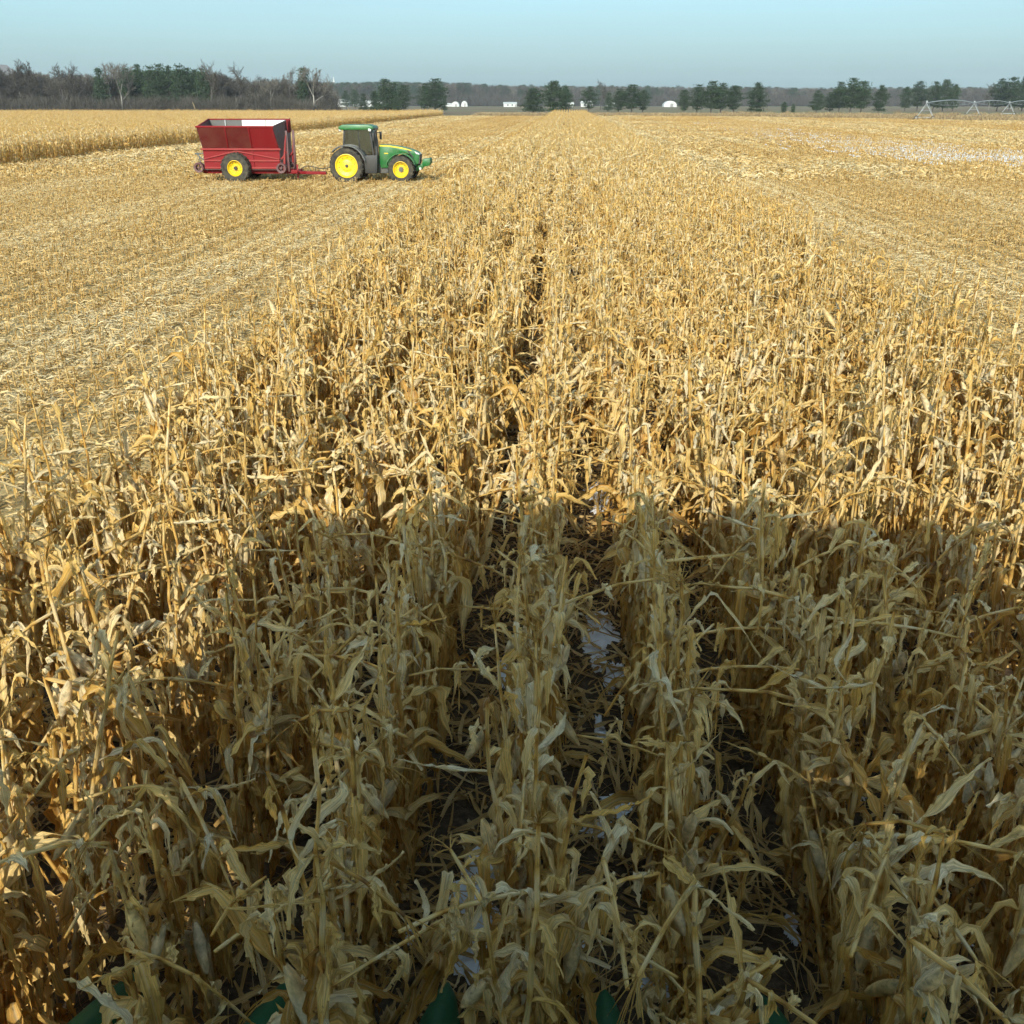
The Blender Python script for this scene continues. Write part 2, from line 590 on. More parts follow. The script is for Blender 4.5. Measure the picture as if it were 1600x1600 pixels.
def leaf_qb(rng, p0, az, L, W, kind, hue, nseg=14, nv=6):
    s = np.linspace(0, 1, nseg + 1)
    if kind == 'hang':
        e0, eh = rng.uniform(0.5, 1.3), -rng.uniform(1.38, 1.66)
        sk, dk = rng.uniform(0.0, 0.12), rng.uniform(0.06, 0.22) + (0.2 if rng.random() < 0.35 else 0)
        e = e0 + (eh - e0) * smooth((s - sk) / dk)
        fold = rng.uniform(0.3, 1.1)
    elif kind == 'arch':
        e0 = rng.uniform(0.5, 1.25)
        e = e0 - (e0 + rng.uniform(0.5, 1.5)) * s ** rng.uniform(1.0, 1.9)
        fold = rng.uniform(0.25, 0.9)
    elif kind == 'kink':
        e0 = rng.uniform(0.4, 1.2)
        sk = rng.uniform(0.3, 0.65)
        e = e0 - rng.uniform(0.0, 0.4) * s + np.where(s > sk, -rng.uniform(1.2, 2.4), 0)
        fold = rng.uniform(0.4, 1.2)
    else:  # stiff
        e0 = rng.uniform(-0.3, 1.1)
        e = e0 + rng.uniform(-0.5, 0.3) * s
        fold = rng.uniform(0.5, 1.3)
    e = e + rng.normal(0, 0.10, nseg + 1)
    a = az + np.cumsum(rng.normal(0, 0.12, nseg + 1)) + rng.uniform(-0.6, 0.6) * s ** 2
    t = np.stack([np.cos(e) * np.cos(a), np.cos(e) * np.sin(a), np.sin(e)], 1)
    ds = L / nseg
    p = p0 + np.vstack([np.zeros(3), np.cumsum((t[:-1] + t[1:]) / 2 * ds, 0)])
    side = np.stack([-np.sin(a), np.cos(a), np.zeros_like(a)], 1)
    n = np.cross(t, side)
    tw = rng.normal(0, 0.25) + rng.normal(0, 1.5) * s ** 1.3 + np.cumsum(rng.normal(0, 0.14, nseg + 1))
    c, d = np.cos(tw)[:, None], np.sin(tw)[:, None]
    side, n = side * c + n * d, n * c - side * d
    prof = np.clip(0.35 + 2.6 * s, 0, 1) * (1 - smooth((s - 0.45) / 0.6)) ** 0.7
    if rng.random() < 0.35:
        prof = np.maximum(prof, 0.45)      # torn off blunt
    prof = np.maximum(prof, 0.06) * (1 + rng.normal(0, 0.10, nseg + 1))
    w = W / 2 * prof
    v = np.linspace(-1, 1, nv)
    fd = fold * (0.6 + 0.8 * rng.random(nseg + 1))
    ph, fq = rng.uniform(0, 6.28), rng.uniform(2, 4.5)
    wav = 0.38 * np.sin(6.283 * fq * s + ph)
    wav2 = 0.38 * np.sin(6.283 * fq * 1.13 * s + ph + 1.7)
    P = np.empty((nseg + 1, nv, 3))
    rag = rng.uniform(0.5, 1.12, (nseg + 1, 2)) if nv > 3 else np.ones((nseg + 1, 2))
    crum = rng.normal(0, 0.19, (nseg + 1, nv)) if nv > 3 else np.zeros((nseg + 1, nv))
    for j, x in enumerate(v):
        ang = fd * abs(x)
        lat = np.sin(ang) / np.maximum(fd, 1e-3) * np.sign(x) if True else x
        upw = (1 - np.cos(ang)) / np.maximum(fd, 1e-3) + x * x * (wav if x > 0 else wav2) + 0.12 * abs(x)
        if j in (0, nv - 1): lat = lat * rag[:, 0 if j == 0 else 1]
        P[:, j] = p + side * (w * lat)[:, None] + n * (w * (upw + crum[:, j]))[:, None]
    col = np.empty((nseg + 1, nv, 4))
    col[..., 0] = hue + 0.16 * (s - 0.5)[:, None] * rng.uniform(-1, 1)
    col[..., 1] = (v * 0.5 + 0.5)[None]
    col[..., 2] = s[:, None]
    col[..., 3] = rng.random()
    q = QB()
    fc = grid_faces(nseg + 1, nv)
    if nv > 3 and nseg > 8:                 # bits torn out of the margins, a split now and then
        m_ = np.ones((nseg, nv - 1), bool)
        tear = rng.random((nseg, 2)) < 0.16
        m_[1:, 0] &= ~tear[1:, 0]
        m_[1:, -1] &= ~tear[1:, 1]
        if rng.random() < 0.3:
            a0 = rng.integers(nseg // 2, nseg - 1)
            m_[a0:, rng.integers(1, nv - 2)] = False
        fc = fc[m_.ravel()]
    q.add(P.reshape(-1, 3), fc, col.reshape(-1, 4))
    return q


def tube_qb(pts, rad, hue, n=6, rnd=0.5):
    pts = np.asarray(pts, float)
    k = len(pts)
    t = np.gradient(pts, axis=0)
    t /= np.linalg.norm(t, axis=1)[:, None] + 1e-9
    ref = np.where(np.abs(t[:, 2:3]) > 0.9, [[1.0, 0, 0]], [[0, 0, 1.0]])
    s1 = np.cross(t, ref)
    s1 /= np.linalg.norm(s1, axis=1)[:, None] + 1e-9
    s2 = np.cross(t, s1)
    a = np.arange(n) * 2 * np.pi / n
    P = pts[:, None] + np.asarray(rad)[:, None, None] * (np.cos(a)[None, :, None] * s1[:, None] + np.sin(a)[None, :, None] * s2[:, None])
    col = np.empty((k, n, 4))
    col[..., 0] = np.broadcast_to(np.asarray(hue, float).reshape(-1, 1), (k, n))
    col[..., 1] = (np.arange(n) / n * 0.4)[None]
    col[..., 2] = np.linspace(0, 2, k)[:, None]
    col[..., 3] = rnd
    q = QB()
    q.add(P.reshape(-1, 3), grid_faces(k, n, True), col.reshape(-1, 4))
    return q


def stalk_path(rng, height):
    nn = 12
    z = np.linspace(0, 1, nn)
    ln, la = abs(rng.normal(0, 0.07)), rng.uniform(0, 6.28)
    bend = ln * z ** 1.6 * height
    pts = np.stack([bend * np.cos(la), bend * np.sin(la), z * height], 1)
    pts[:, :2] += rng.normal(0, 0.008, (nn, 2)) * z[:, None]
    broken = rng.random() < 0.6
    if broken:
        b = rng.integers(7, 10)
        az = rng.uniform(0, 6.28)
        el = rng.uniform(-1.0, 0.5)
        seg = height / (nn - 1)
        for i in range(b + 1, nn):
            pts[i] = pts[i - 1] + seg * np.array([math.cos(el) * math.cos(az), math.cos(el) * math.sin(az), math.sin(el)])
            el -= rng.uniform(0, 0.3)
    return pts, broken


def corn_parts(rng, lod=0):
    """one dead corn plant: list of (part name, QB)"""
    height = rng.uniform(1.75, 2.15)
    pts, broken = stalk_path(rng, height)
    nn = len(pts)
    r0 = rng.uniform(0.013, 0.018)
    parts = []
    # nodes with the sheath a little wider than the stalk
    zz = np.linspace(0, nn - 1, 4 * (nn - 1) + 1) if lod == 0 else np.linspace(0, nn - 1, nn)
    ip = np.stack([np.interp(zz, np.arange(nn), pts[:, i]) for i in range(3)], 1)
    fr = zz / (nn - 1)
    rad = r0 * (1 - 0.62 * fr)
    fz = zz % 1.0
    hue = 0.30 + 0.30 * rng.random() + 0.10 * np.sin(zz * 2.1 + rng.uniform(0, 6))
    if lod == 0:
        sheath = (rng.random(nn) < 0.75)[np.minimum(zz.astype(int), nn - 1)]
        rad = rad * np.where(sheath & (fz > 0.01) & (fz < 0.8), 1.28, 1.0) * np.where(np.abs(fz) < 0.02, 1.15, 1.0)
        hue = hue + np.where(fz < 0.02, 0.4, 0.0) - 0.12 * sheath
    parts.append(('stalk', tube_qb(ip, rad, hue, 7 if lod == 0 else 4, rng.random())))
    nl = {0: rng.integers(14, 18), 1: 10, 2: 6}[lod]
    az = rng.uniform(0, 6.28)
    seg, nv = {0: (15, 6), 1: (5, 3), 2: (3, 2)}[lod]
    wide = {0: 1.0, 1: 1.1, 2: 1.5}[lod]
    for i in range(nl):
        h = 0.10 + 0.88 * (i + rng.uniform(-0.3, 0.3)) / nl
        h = min(max(h, 0.05), 1.0)
        p0 = np.array([np.interp(h * (nn - 1), np.arange(nn), pts[:, j]) for j in range(3)])
        az += math.pi + rng.normal(0, 0.6)
        u = rng.random()
        if h < 0.62:
            kind = 'hang' if u < 0.84 else ('kink' if u < 0.95 else 'arch')
            hue_l = rng.uniform(0.28, 0.80)
            L, W = rng.uniform(0.32, 0.74), rng.uniform(0.05, 0.11)
        else:
            kind = 'hang' if u < 0.62 else ('kink' if u < 0.84 else ('arch' if u < 0.89 else 'stiff'))
            hue_l = rng.uniform(0.02, 0.50)
            L, W = rng.uniform(0.14, 0.56) * (1.12 - 0.35 * h), rng.uniform(0.028, 0.066)
        if lod: hue_l -= 0.11
        if h * height < 0.75 and kind == 'hang':
            L = min(L, h * height * 0.95)
        parts.append(('leaf', leaf_qb(rng, p0, az, max(L, 0.15), W * wide, kind, hue_l, seg, nv)))
    # one or two long pale blades thrown out from the top
    if lod < 2:
        for _ in range(1 if rng.random() < 0.28 else 0):
            h = rng.uniform(0.6, 0.92)
            p0 = np.array([np.interp(h * (nn - 1), np.arange(nn), pts[:, j]) for j in range(3)])
            parts.append(('leaf', leaf_qb(rng, p0, rng.uniform(0, 6.28), rng.uniform(0.35, 0.75), rng.uniform(0.035, 0.065) * wide,
                                          ('stiff', 'kink', 'stiff', 'kink')[rng.integers(4)], rng.uniform(0.0, 0.3), seg + 2 if lod == 0 else seg, nv)))
    # ear in its husk
    for _ in range(1 if rng.random() < 0.9 else 2):
        if lod == 2: break
        h = rng.uniform(0.42, 0.64)
        p0 = np.array([np.interp(h * (nn - 1), np.arange(nn), pts[:, j]) for j in range(3)])
        a = rng.uniform(0, 6.28)
        el = rng.uniform(-1.45, -0.7) if rng.random() < 0.75 else rng.uniform(0.6, 1.2)
        d = np.array([math.cos(el) * math.cos(a), math.cos(el) * math.sin(a), math.sin(el)])
        st = p0 + np.array([math.cos(a), math.sin(a), 0.3]) * 0.035
        ln, rr = rng.uniform(0.22, 0.30), rng.uniform(0.027, 0.036)
        k = 9 if lod == 0 else 5
        s = np.linspace(0, 1, k)
        prof = rr * np.sin(np.pi * np.clip(0.08 + 0.88 * s, 0, 1)) ** 0.65
        q = QB()
        q.merge(tube_qb(np.vstack([p0, st + d * 0.01]), [0.008, 0.012], 0.4, 5))
        q.merge(tube_qb(st + d * (s * ln)[:, None], prof, rng.uniform(0.02, 0.28), 9 if lod == 0 else 5, rng.random()))
        if lod == 0:
            for _h in range(4):      # husk leaves peeling at the tip
                a2 = rng.uniform(0, 6.28)
                q.merge(leaf_qb(rng, st + d * ln * rng.uniform(0.05, 0.3), a2, ln * rng.uniform(0.7, 1.1), 0.05, 'hang' if el < 0 else 'arch', rng.uniform(0.05, 0.35), 8, 4))
        parts.append(('ear_husk', q))
    # tassel
    if rng.random() < 0.55 and lod < 2:
        q = QB()
        top = pts[-1]
        d0 = pts[-1] - pts[-2]
        d0 = d0 / np.linalg.norm(d0)
        for _t in range(7 if lod == 0 else 3):
            d = d0 + rng.normal(0, 0.33, 3)
            d /= np.linalg.norm(d)
            ln = rng.uniform(0.10, 0.22)
            g = np.linspace(0, 1, 4)
            path = top + d * (g * ln)[:, None] + np.array([0, 0, -0.05]) * (g ** 2)[:, None]
            q.merge(tube_qb(path, [0.003, 0.0028, 0.0025, 0.0012], 0.55, 3, rng.random()))
        parts.append(('tassel', q))
    return parts, broken, height


def joined(parts):
    q = QB()
    for _, p in parts:
        q.merge(p)
    return q


# ---- sources for the masses of plants (kept out of the scene; instanced by geometry nodes)
def source_collection(name, meshes):
    c = bpy.data.collections.new(name)
    for i, me in enumerate(meshes):
        o = bpy.data.objects.new('%s_%02d' % (name, i), me)
        c.objects.link(o)
    return c


def gn_scatter(name, pts, rots, scl, idx, coll, label, cat=None):
    me = bpy.data.meshes.new(name)
    n = len(pts)
    me.vertices.add(n)
    me.vertices.foreach_set('co', np.asarray(pts, np.float32).ravel())
    a = me.attributes.new('rot', 'FLOAT_VECTOR', 'POINT')
    a.data.foreach_set('vector', np.asarray(rots, np.float32).ravel())
    a = me.attributes.new('scl', 'FLOAT_VECTOR', 'POINT')
    scl = np.asarray(scl, np.float32)
    if scl.ndim == 1: scl = np.repeat(scl[:, None], 3, 1)
    a.data.foreach_set('vector', scl.ravel())
    a = me.attributes.new('idx', 'INT', 'POINT')
    a.data.foreach_set('value', np.asarray(idx, np.int32))
    o = link(name, me)
    ng = bpy.data.node_groups.new(name + '_nodes', 'GeometryNodeTree')
    ng.interface.new_socket('Geometry', in_out='INPUT', socket_type='NodeSocketGeometry')
    ng.interface.new_socket('Geometry', in_out='OUTPUT', socket_type='NodeSocketGeometry')
    N, L = ng.nodes, ng.links
    gi, go = N.new('NodeGroupInput'), N.new('NodeGroupOutput')
    ci = N.new('GeometryNodeCollectionInfo')
    ci.inputs['Collection'].default_value = coll
    ci.inputs['Separate Children'].default_value = True
    ci.inputs['Reset Children'].default_value = True
    ip = N.new('GeometryNodeInstanceOnPoints')
    ip.inputs['Pick Instance'].default_value = True

    def attr(nm, t):
        x = N.new('GeometryNodeInputNamedAttribute')
        x.data_type = t
        x.inputs['Name'].default_value = nm
        return x.outputs['Attribute']
    er = N.new('FunctionNodeEulerToRotation')
    L.new(attr('rot', 'FLOAT_VECTOR'), er.inputs[0])
    L.new(gi.outputs[0], ip.inputs['Points'])
    L.new(ci.outputs[0], ip.inputs['Instance'])
    L.new(attr('idx', 'INT'), ip.inputs['Instance Index'])
    L.new(er.outputs[0], ip.inputs['Rotation'])
    L.new(attr('scl', 'FLOAT_VECTOR'), ip.inputs['Scale'])
    L.new(ip.outputs[0], go.inputs[0])
    md = o.modifiers.new('scatter', 'NODES')
    md.node_group = ng
    return tag(o, label, cat, kind='stuff')


rng = np.random.default_rng(11)
NV = 44
variants = [corn_parts(np.random.default_rng(100 + i), 0) for i in range(NV)]
var_part_mesh = []
for i, (parts, br, hh) in enumerate(variants):
    var_part_mesh.append([(nm, q.mesh('corn_' + nm, LEAF)) for nm, q in parts])
lod0 = source_collection('corn_full', [joined(p[0]).mesh('corn_plant', LEAF) for p in variants])
lod1 = source_collection('corn_mid', [joined(corn_parts(np.random.default_rng(300 + i), 1)[0]).mesh('corn_plant', LEAF) for i in range(24)])


def row_segment(rg, length, nrow, step, lod=2):
    q = QB()
    for r_ in range(nrow):
        y = -length / 2
        while y < length / 2:
            pl = joined(corn_parts(rg, lod)[0])
            Mx = Matrix.Translation(((r_ - (nrow - 1) / 2) * 0.762 + rg.normal(0, 0.05), y, 0)) @ Matrix.Rotation(rg.uniform(0, 6.28), 4, 'Z') @ Matrix.Scale(rg.uniform(0.92, 1.1), 4)
            q.merge(pl, Mx)
            y += step * rg.uniform(0.8, 1.2)
    return q


lod2 = source_collection('corn_row', [row_segment(np.random.default_rng(500 + i), 2.0, 1, 0.2).mesh('corn_row', LEAF) for i in range(10)])
lod3 = source_collection('corn_block', [row_segment(np.random.default_rng(600 + i), 4.0, 4, 0.30).mesh('corn_block', LEAF) for i in range(6)])

# ---- plants of the uncut strip
plants = []      # (x, y, row index)
for k, X in enumerate(ROWS):
    y = 2.55 + rng.uniform(0, 0.15)
    while y < 34:
        if rng.random() > 0.04:
            ln = 0.05 if rng.random() > 0.13 else 0.20
            plants.append((X + rng.normal(0, 0.035), y, k, rng.uniform(0, 6.28), rng.normal(0, ln), rng.normal(0, ln), rng.uniform(0.9, 1.08), int(rng.integers(NV))))
        y += max(0.08, rng.normal(0.15, 0.035))


def seen_size(p):
    best = 0
    for z in (0.5, 1.0, 1.6, 1.9):
        px, py, d = project((p[0], p[1], z))
        if d > 0 and -40 < px < 1640 and -40 < py < 1640:
            best = max(best, 1.0 / d)
    return best


order = sorted(range(len(plants)), key=lambda i: -seen_size(plants[i]))
near_ids = set(order[:300])
ORD = ['zeroth', 'first', 'second', 'third', 'fourth', 'fifth', 'sixth', 'seventh', 'eighth', 'ninth', 'tenth', 'eleventh', 'twelfth', 'thirteenth', 'fourteenth', 'fifteenth',
       'sixteenth', 'seventeenth', 'eighteenth', 'nineteenth', 'twentieth'] + ['twenty-' + w for w in ('first', 'second', 'third', 'fourth', 'fifth', 'sixth', 'seventh', 'eighth', 'ninth')] + ['thirtieth'] + ['thirty-' + w for w in ('first', 'second', 'third', 'fourth', 'fifth', 'sixth', 'seventh', 'eighth', 'ninth')] + ['fortieth']


def row_words(k):
    d = k - 5
    if d <= 0:
        n = 1 - d
        return ('row just left of the snowy gap' if n == 1 else '%s row left of the snowy gap' % ORD[n])
    return ('row just right of the snowy gap' if d == 1 else '%s row right of the snowy gap' % ORD[d])


count = {}
for i in sorted(near_ids, key=lambda i: plants[i][1]):
    x, y, k, rz, tx, ty, sc, vi = plants[i]
    count[k] = count.get(k, 0) + 1
    o = empty('corn_plant', (x, y, 0))
    o.rotation_euler = (tx, ty, rz)
    o.scale = (sc, sc, sc)
    br = variants[vi][1]
    tag(o, '%s corn plant, %s from the camera in the %s' % ('broken-topped' if br else 'dry', ORD[count[k]], row_words(k)), 'corn plant', 'dead corn plants standing in rows')
    for nm, me in var_part_mesh[vi]:
        link(nm, me, o)

far_pl = [plants[i] for i in range(len(plants)) if i not in near_ids]
a = np.array([(p[0], p[1], 0, p[4], p[5], p[3], p[6], p[7]) for p in far_pl])
gn_scatter('standing_corn', a[:, :3], a[:, 3:6], a[:, 6], a[:, 7], lod0, 'uncut dry corn standing in the middle strip beyond the front plants', 'corn')
pl = []
for X in ROWS:
    y = 34.0
    while y < 112:
        pl.append((X + rng.normal(0, 0.03), y, 0, rng.normal(0, 0.05), rng.normal(0, 0.05), rng.uniform(0, 6.28), rng.uniform(0.9, 1.1), rng.integers(24)))
        y += rng.normal(0.17, 0.03)
a = np.array(pl)
gn_scatter('standing_corn', a[:, :3], a[:, 3:6], np.stack([a[:, 6] * 1.05, a[:, 6] * 1.05, a[:, 6]], 1), a[:, 7], lod1, 'uncut dry corn strip running into the middle distance past the tractor', 'corn')
pl = []
for X in ROWS:
    for y in np.arange(112, FIELD_END - 2, 2.0):
        pl.append((X, y + 1, 0, 0, 0, math.pi * rng.integers(2), rng.uniform(0.92, 1.06), rng.integers(10)))
a = np.array(pl)
gn_scatter('standing_corn', a[:, :3], a[:, 3:6], np.stack([a[:, 6] * 0.85, a[:, 6], a[:, 6]], 1), a[:, 7], lod2, 'far end of the uncut corn strip, rows converging near the pines', 'corn')

# ---- the big uncut block on the left
pl = []
BLOCK_X = -40.5
for y in np.arange(66, FIELD_END, 2.0):
    for j in range(9):
        pl.append((BLOCK_X - 0.762 * j + rng.normal(0, 0.05), y, 0, 0, 0, math.pi * rng.integers(2), rng.uniform(0.95, 1.12), rng.integers(10)))
a = np.array(pl)
gn_scatter('standing_corn', a[:, :3], a[:, 3:6], a[:, 6], a[:, 7], lod2, 'edge rows of the wide uncut corn block behind the red cart', 'corn')
pl = []
for y in np.arange(66, FIELD_END, 4.0):
    x = BLOCK_X - 0.762 * 10.5
    while x > -0.66 * y - 20:
        pl.append((x, y, 0, 0, 0, math.pi * rng.integers(2), rng.uniform(0.95, 1.1), rng.integers(6)))
        x -= 0.762 * 4
a = np.array(pl)
gn_scatter('standing_corn', a[:, :3], a[:, 3:6], a[:, 6], a[:, 7], lod3, 'wide uncut corn block stretching to the bare woods', 'corn')


# ------------------------------------------------------------------ straw and stubble on the cut ground
def shred(rg, p, L, W, hue, seg=2, lift=0.8):
    s = np.linspace(0, 1, seg + 1)
    a = rg.uniform(0, 6.28) + rg.normal(0, 0.5) * s
    e = rg.normal(0.1, 0.55) * (1 - 1.6 * s) + rg.normal(0, 0.35, seg + 1)
    t = np.stack([np.cos(e) * np.cos(a), np.cos(e) * np.sin(a), np.sin(e) * lift], 1) * L / seg
    P = p + np.cumsum(t, 0) - t.sum(0) / 2
    P[:, 2] = np.maximum(P[:, 2], 0.006)
    tw = rg.uniform(-1.0, 1.0) + rg.normal(0, 0.7) * s
    side = np.stack([-np.sin(a) * np.cos(tw), np.cos(a) * np.cos(tw), np.sin(tw)], 1)
    w = W / 2 * np.array([0.7, 1.0, 0.45, 0.3])[:seg + 1][:, None]
    V = np.stack([P - side * w, P + side * w], 1)
    col = np.empty((seg + 1, 2, 4))
    col[..., 0] = hue
    col[..., 1] = np.array([0.0, 1.0])[None]
    col[..., 2] = s[:, None]
    col[..., 3] = rg.random()
    return V.reshape(-1, 3), grid_faces(seg + 1, 2), col.reshape(-1, 4)


def straw_patch(seed, sx, sy, n, Lr, Wr, thick, stub_step, hue_mid, stub_h=(0.12, 0.34), stub_w=0.024, track=None):
    rg = np.random.default_rng(seed)
    q = QB()
    for _ in range(n):
        x, y = rg.uniform(-sx / 2, sx / 2), rg.uniform(-sy / 2, sy / 2)
        ph = math.cos((x + sx / 2) / 0.762 * 2 * math.pi)       # +1 midway between the stubble rows
        trk = 0.0
        if sx > 5:                                               # a whole combine pass: wheel tracks and a windrow
            trk = 1.0 if abs(abs(x) - 1.75) < 0.42 else (-0.6 if abs(x) < 1.1 else 0.25)
        if track is not None:
            trk = 1.0 if abs(x - track) < 0.40 + 0.08 * math.sin(y * 2.6) else 0.0
        if rg.random() < 0.30 * (1 - ph) * 0.5 + 0.5 * max(trk, 0): continue
        z = (thick * rg.random() ** 1.5) * (1.0 - 0.3 * trk) + 0.01
        hue = np.clip(rg.normal(hue_mid - 0.10 * ph + 0.20 * trk, 0.16), 0.0, 0.95)
        q.add(*shred(rg, np.array([x, y, z]), rg.uniform(*Lr) * (0.6 + 0.8 * rg.random()), rg.uniform(*Wr), hue, 3 if Lr[1] < 0.6 else 2))
    if stub_step:
        for r_ in range(int(round(sx / 0.762))):
            x0 = -sx / 2 + 0.381 + 0.762 * r_
            y = -sy / 2
            while y < sy / 2:
                h = rg.uniform(*stub_h)
                d = np.array([rg.normal(0, 0.18), rg.normal(0.05, 0.18), 1.0]) * h
                b = np.array([x0 + rg.normal(0, 0.035), y, 0])
                w = stub_w * rg.uniform(0.7, 1.2)
                hu = rg.uniform(0.25, 0.75)
                q.merge(tube_qb(np.vstack([b, b + d * 0.55, b + d]), [w * 0.55, w * 0.5, w * 0.5], hu, 4, rg.random()))
                if rg.random() < 0.7:       # a rag of leaf on the stump
                    V, Fc, C = shred(rg, b + d * rg.uniform(0.3, 0.9), rg.uniform(0.12, 0.35), rg.uniform(0.02, 0.05) * (stub_w / 0.024), rg.uniform(0.15, 0.65), 2, 1.2)
                    q.add(V, Fc, C)
                y += stub_step * rg.uniform(0.7, 1.4)
    return q.mesh('straw', STRAW, smooth=False)


PX, PY = 2.286, 2.4
near_src = [straw_patch(700 + i, PX, PY, 2300, (0.07, 0.30), (0.010, 0.034), 0.13, 0.17, 0.15, track=-0.6 if i < 3 else 0.6) for i in range(6)] + \
           [straw_patch(720 + i, PX, PY, 1250, (0.07, 0.28), (0.010, 0.032), 0.07, 0.13, 0.33) for i in range(4)] + \
           [straw_patch(740 + i, PX, PY, 1100, (0.08, 0.5), (0.004, 0.04), 0.07, 0, 0.50) for i in range(2)]
near_c = source_collection('straw_near', near_src)
FX, FY = 9.144, 9.0
far_src = [straw_patch(800 + i, FX, FY, 3200, (0.20, 0.6), (0.04, 0.10), 0.14, 0.45, 0.16, (0.12, 0.32), 0.05) for i in range(3)] + \
          [straw_patch(810 + i, FX, FY, 2100, (0.20, 0.55), (0.04, 0.09), 0.10, 0.30, 0.32, (0.12, 0.34), 0.05) for i in range(3)]
far_c = source_collection('straw_far', far_src)


def in_view(x, y, m):
    if y < 0.5: return False
    px, py, d = project((x, y, 0.1))
    mm = m * F / max(d, 0.5)
    return -mm < px < 1600 + mm and py < 1600 + mm


NEAR_END = 62.0
pts, idx, rots, scl = [], [], [], []
for side in (-1, 1):
    x = (STRIP_L - PX / 2 - 0.1) if side < 0 else (STRIP_R + PX / 2 + 0.1)
    ncol = -1
    while abs(x) < 70 and (side > 0 or x > BLOCK_X - 1):
        ncol += 1
        y = 3.0
        while y < NEAR_END:
            if in_view(x, y, 1.8):
                pts.append((x, y, 0.0))
                mid_ = ncol % 4 in (1, 2)
                first = (ncol % 4 == 1) == (side > 0)
                idx.append((rng.integers(3) if first else 3 + rng.integers(3)) if mid_ else 6 + rng.integers(4))
                rots.append((0, 0, 0 if mid_ else math.pi * rng.integers(2)))
                scl.append((1, 1, rng.uniform(0.8, 1.2)))
            y += PY
        x += side * PX
for x in np.arange(STRIP_L + PX / 2, STRIP_R, PX):        # litter under the standing rows
    for y in np.arange(2.0, 24, PY):
        pts.append((x, y, 0.002)); idx.append(10 + rng.integers(2)); rots.append((0, 0, math.pi * rng.integers(2))); scl.append((1, 1, 1))
gn_scatter('straw_litter', pts, rots, scl, idx, near_c, 'pale chopped corn straw and stubble covering the cut ground', 'straw')
pts, idx, rots, scl = [], [], [], []
for side in (-1, 1):
    x = (STRIP_L - FX / 2) if side < 0 else (STRIP_R + FX / 2)
    while abs(x) < 215:
        y = NEAR_END + FY / 2 - 1.2
        while y < field_edge(x) - 3:
            if in_view(x, y, 6) and not (x < BLOCK_X - 1):
                pts.append((x, y, 0.0))
                b = 0.9 * math.sin(x * 0.137 + 0.6) + rng.normal(0, 0.35)
                spx, spy, _d = project((x, y, 0))
                if spx > 1060 and abs(spy - np.interp(spx, [1080, 1180, 1300, 1420, 1600, 1720], [192, 205, 222, 236, 247, 252])) < 12:
                    b = -1
                    if False:
                        pts.pop(); y += FY; continue
                idx.append(rng.integers(3) if b > -0.1 else 3 + rng.integers(3))
                rots.append((0, 0, math.pi * rng.integers(2)))
                scl.append((1, 1, rng.uniform(0.8, 1.3)))
            y += FY
        x += side * FX
gn_scatter('straw_litter', pts, rots, scl, idx, far_c, 'straw and stubble rows on the far harvested field', 'straw')


# ------------------------------------------------------------------ snow
def snow_blob(seed, sx, sy, h):
    rg = np.random.default_rng(seed)
    n, k = 60, 6
    a = np.arange(n) * 2 * np.pi / n
    rr = 1 + 0.28 * np.sin(2 * a + rg.uniform(0, 6)) + 0.2 * np.sin(3 * a + rg.uniform(0, 6)) + 0.08 * np.sin(7 * a + rg.uniform(0, 6)) + 0.05 * np.sin(13 * a + rg.uniform(0, 6)) + rg.normal(0, 0.10, n)
    V, Fs = [(0, 0, h)], []
    for j in range(1, k + 1):
        f = j / k
        for i in range(n):
            V.append((sx / 2 * rr[i] * f * math.cos(a[i]), sy / 2 * rr[i] * f * math.sin(a[i]), h * (1 - f ** 2.2) * (1 + rg.normal(0, 0.12)) - 0.004 * (j == k)))
    for i in range(n):
        Fs.append((0, 1 + i, 1 + (i + 1) % n))
    for j in range(k - 1):
        for i in range(n):
            Fs.append((1 + j * n + i, 1 + (j + 1) * n + i, 1 + (j + 1) * n + (i + 1) % n, 1 + j * n + (i + 1) % n))
    me = bpy.data.meshes.new('snow_patch')
    me.from_pydata(V, [], Fs)
    for p in me.polygons: p.use_smooth = True
    me.materials.append(M['snow'])
    return me


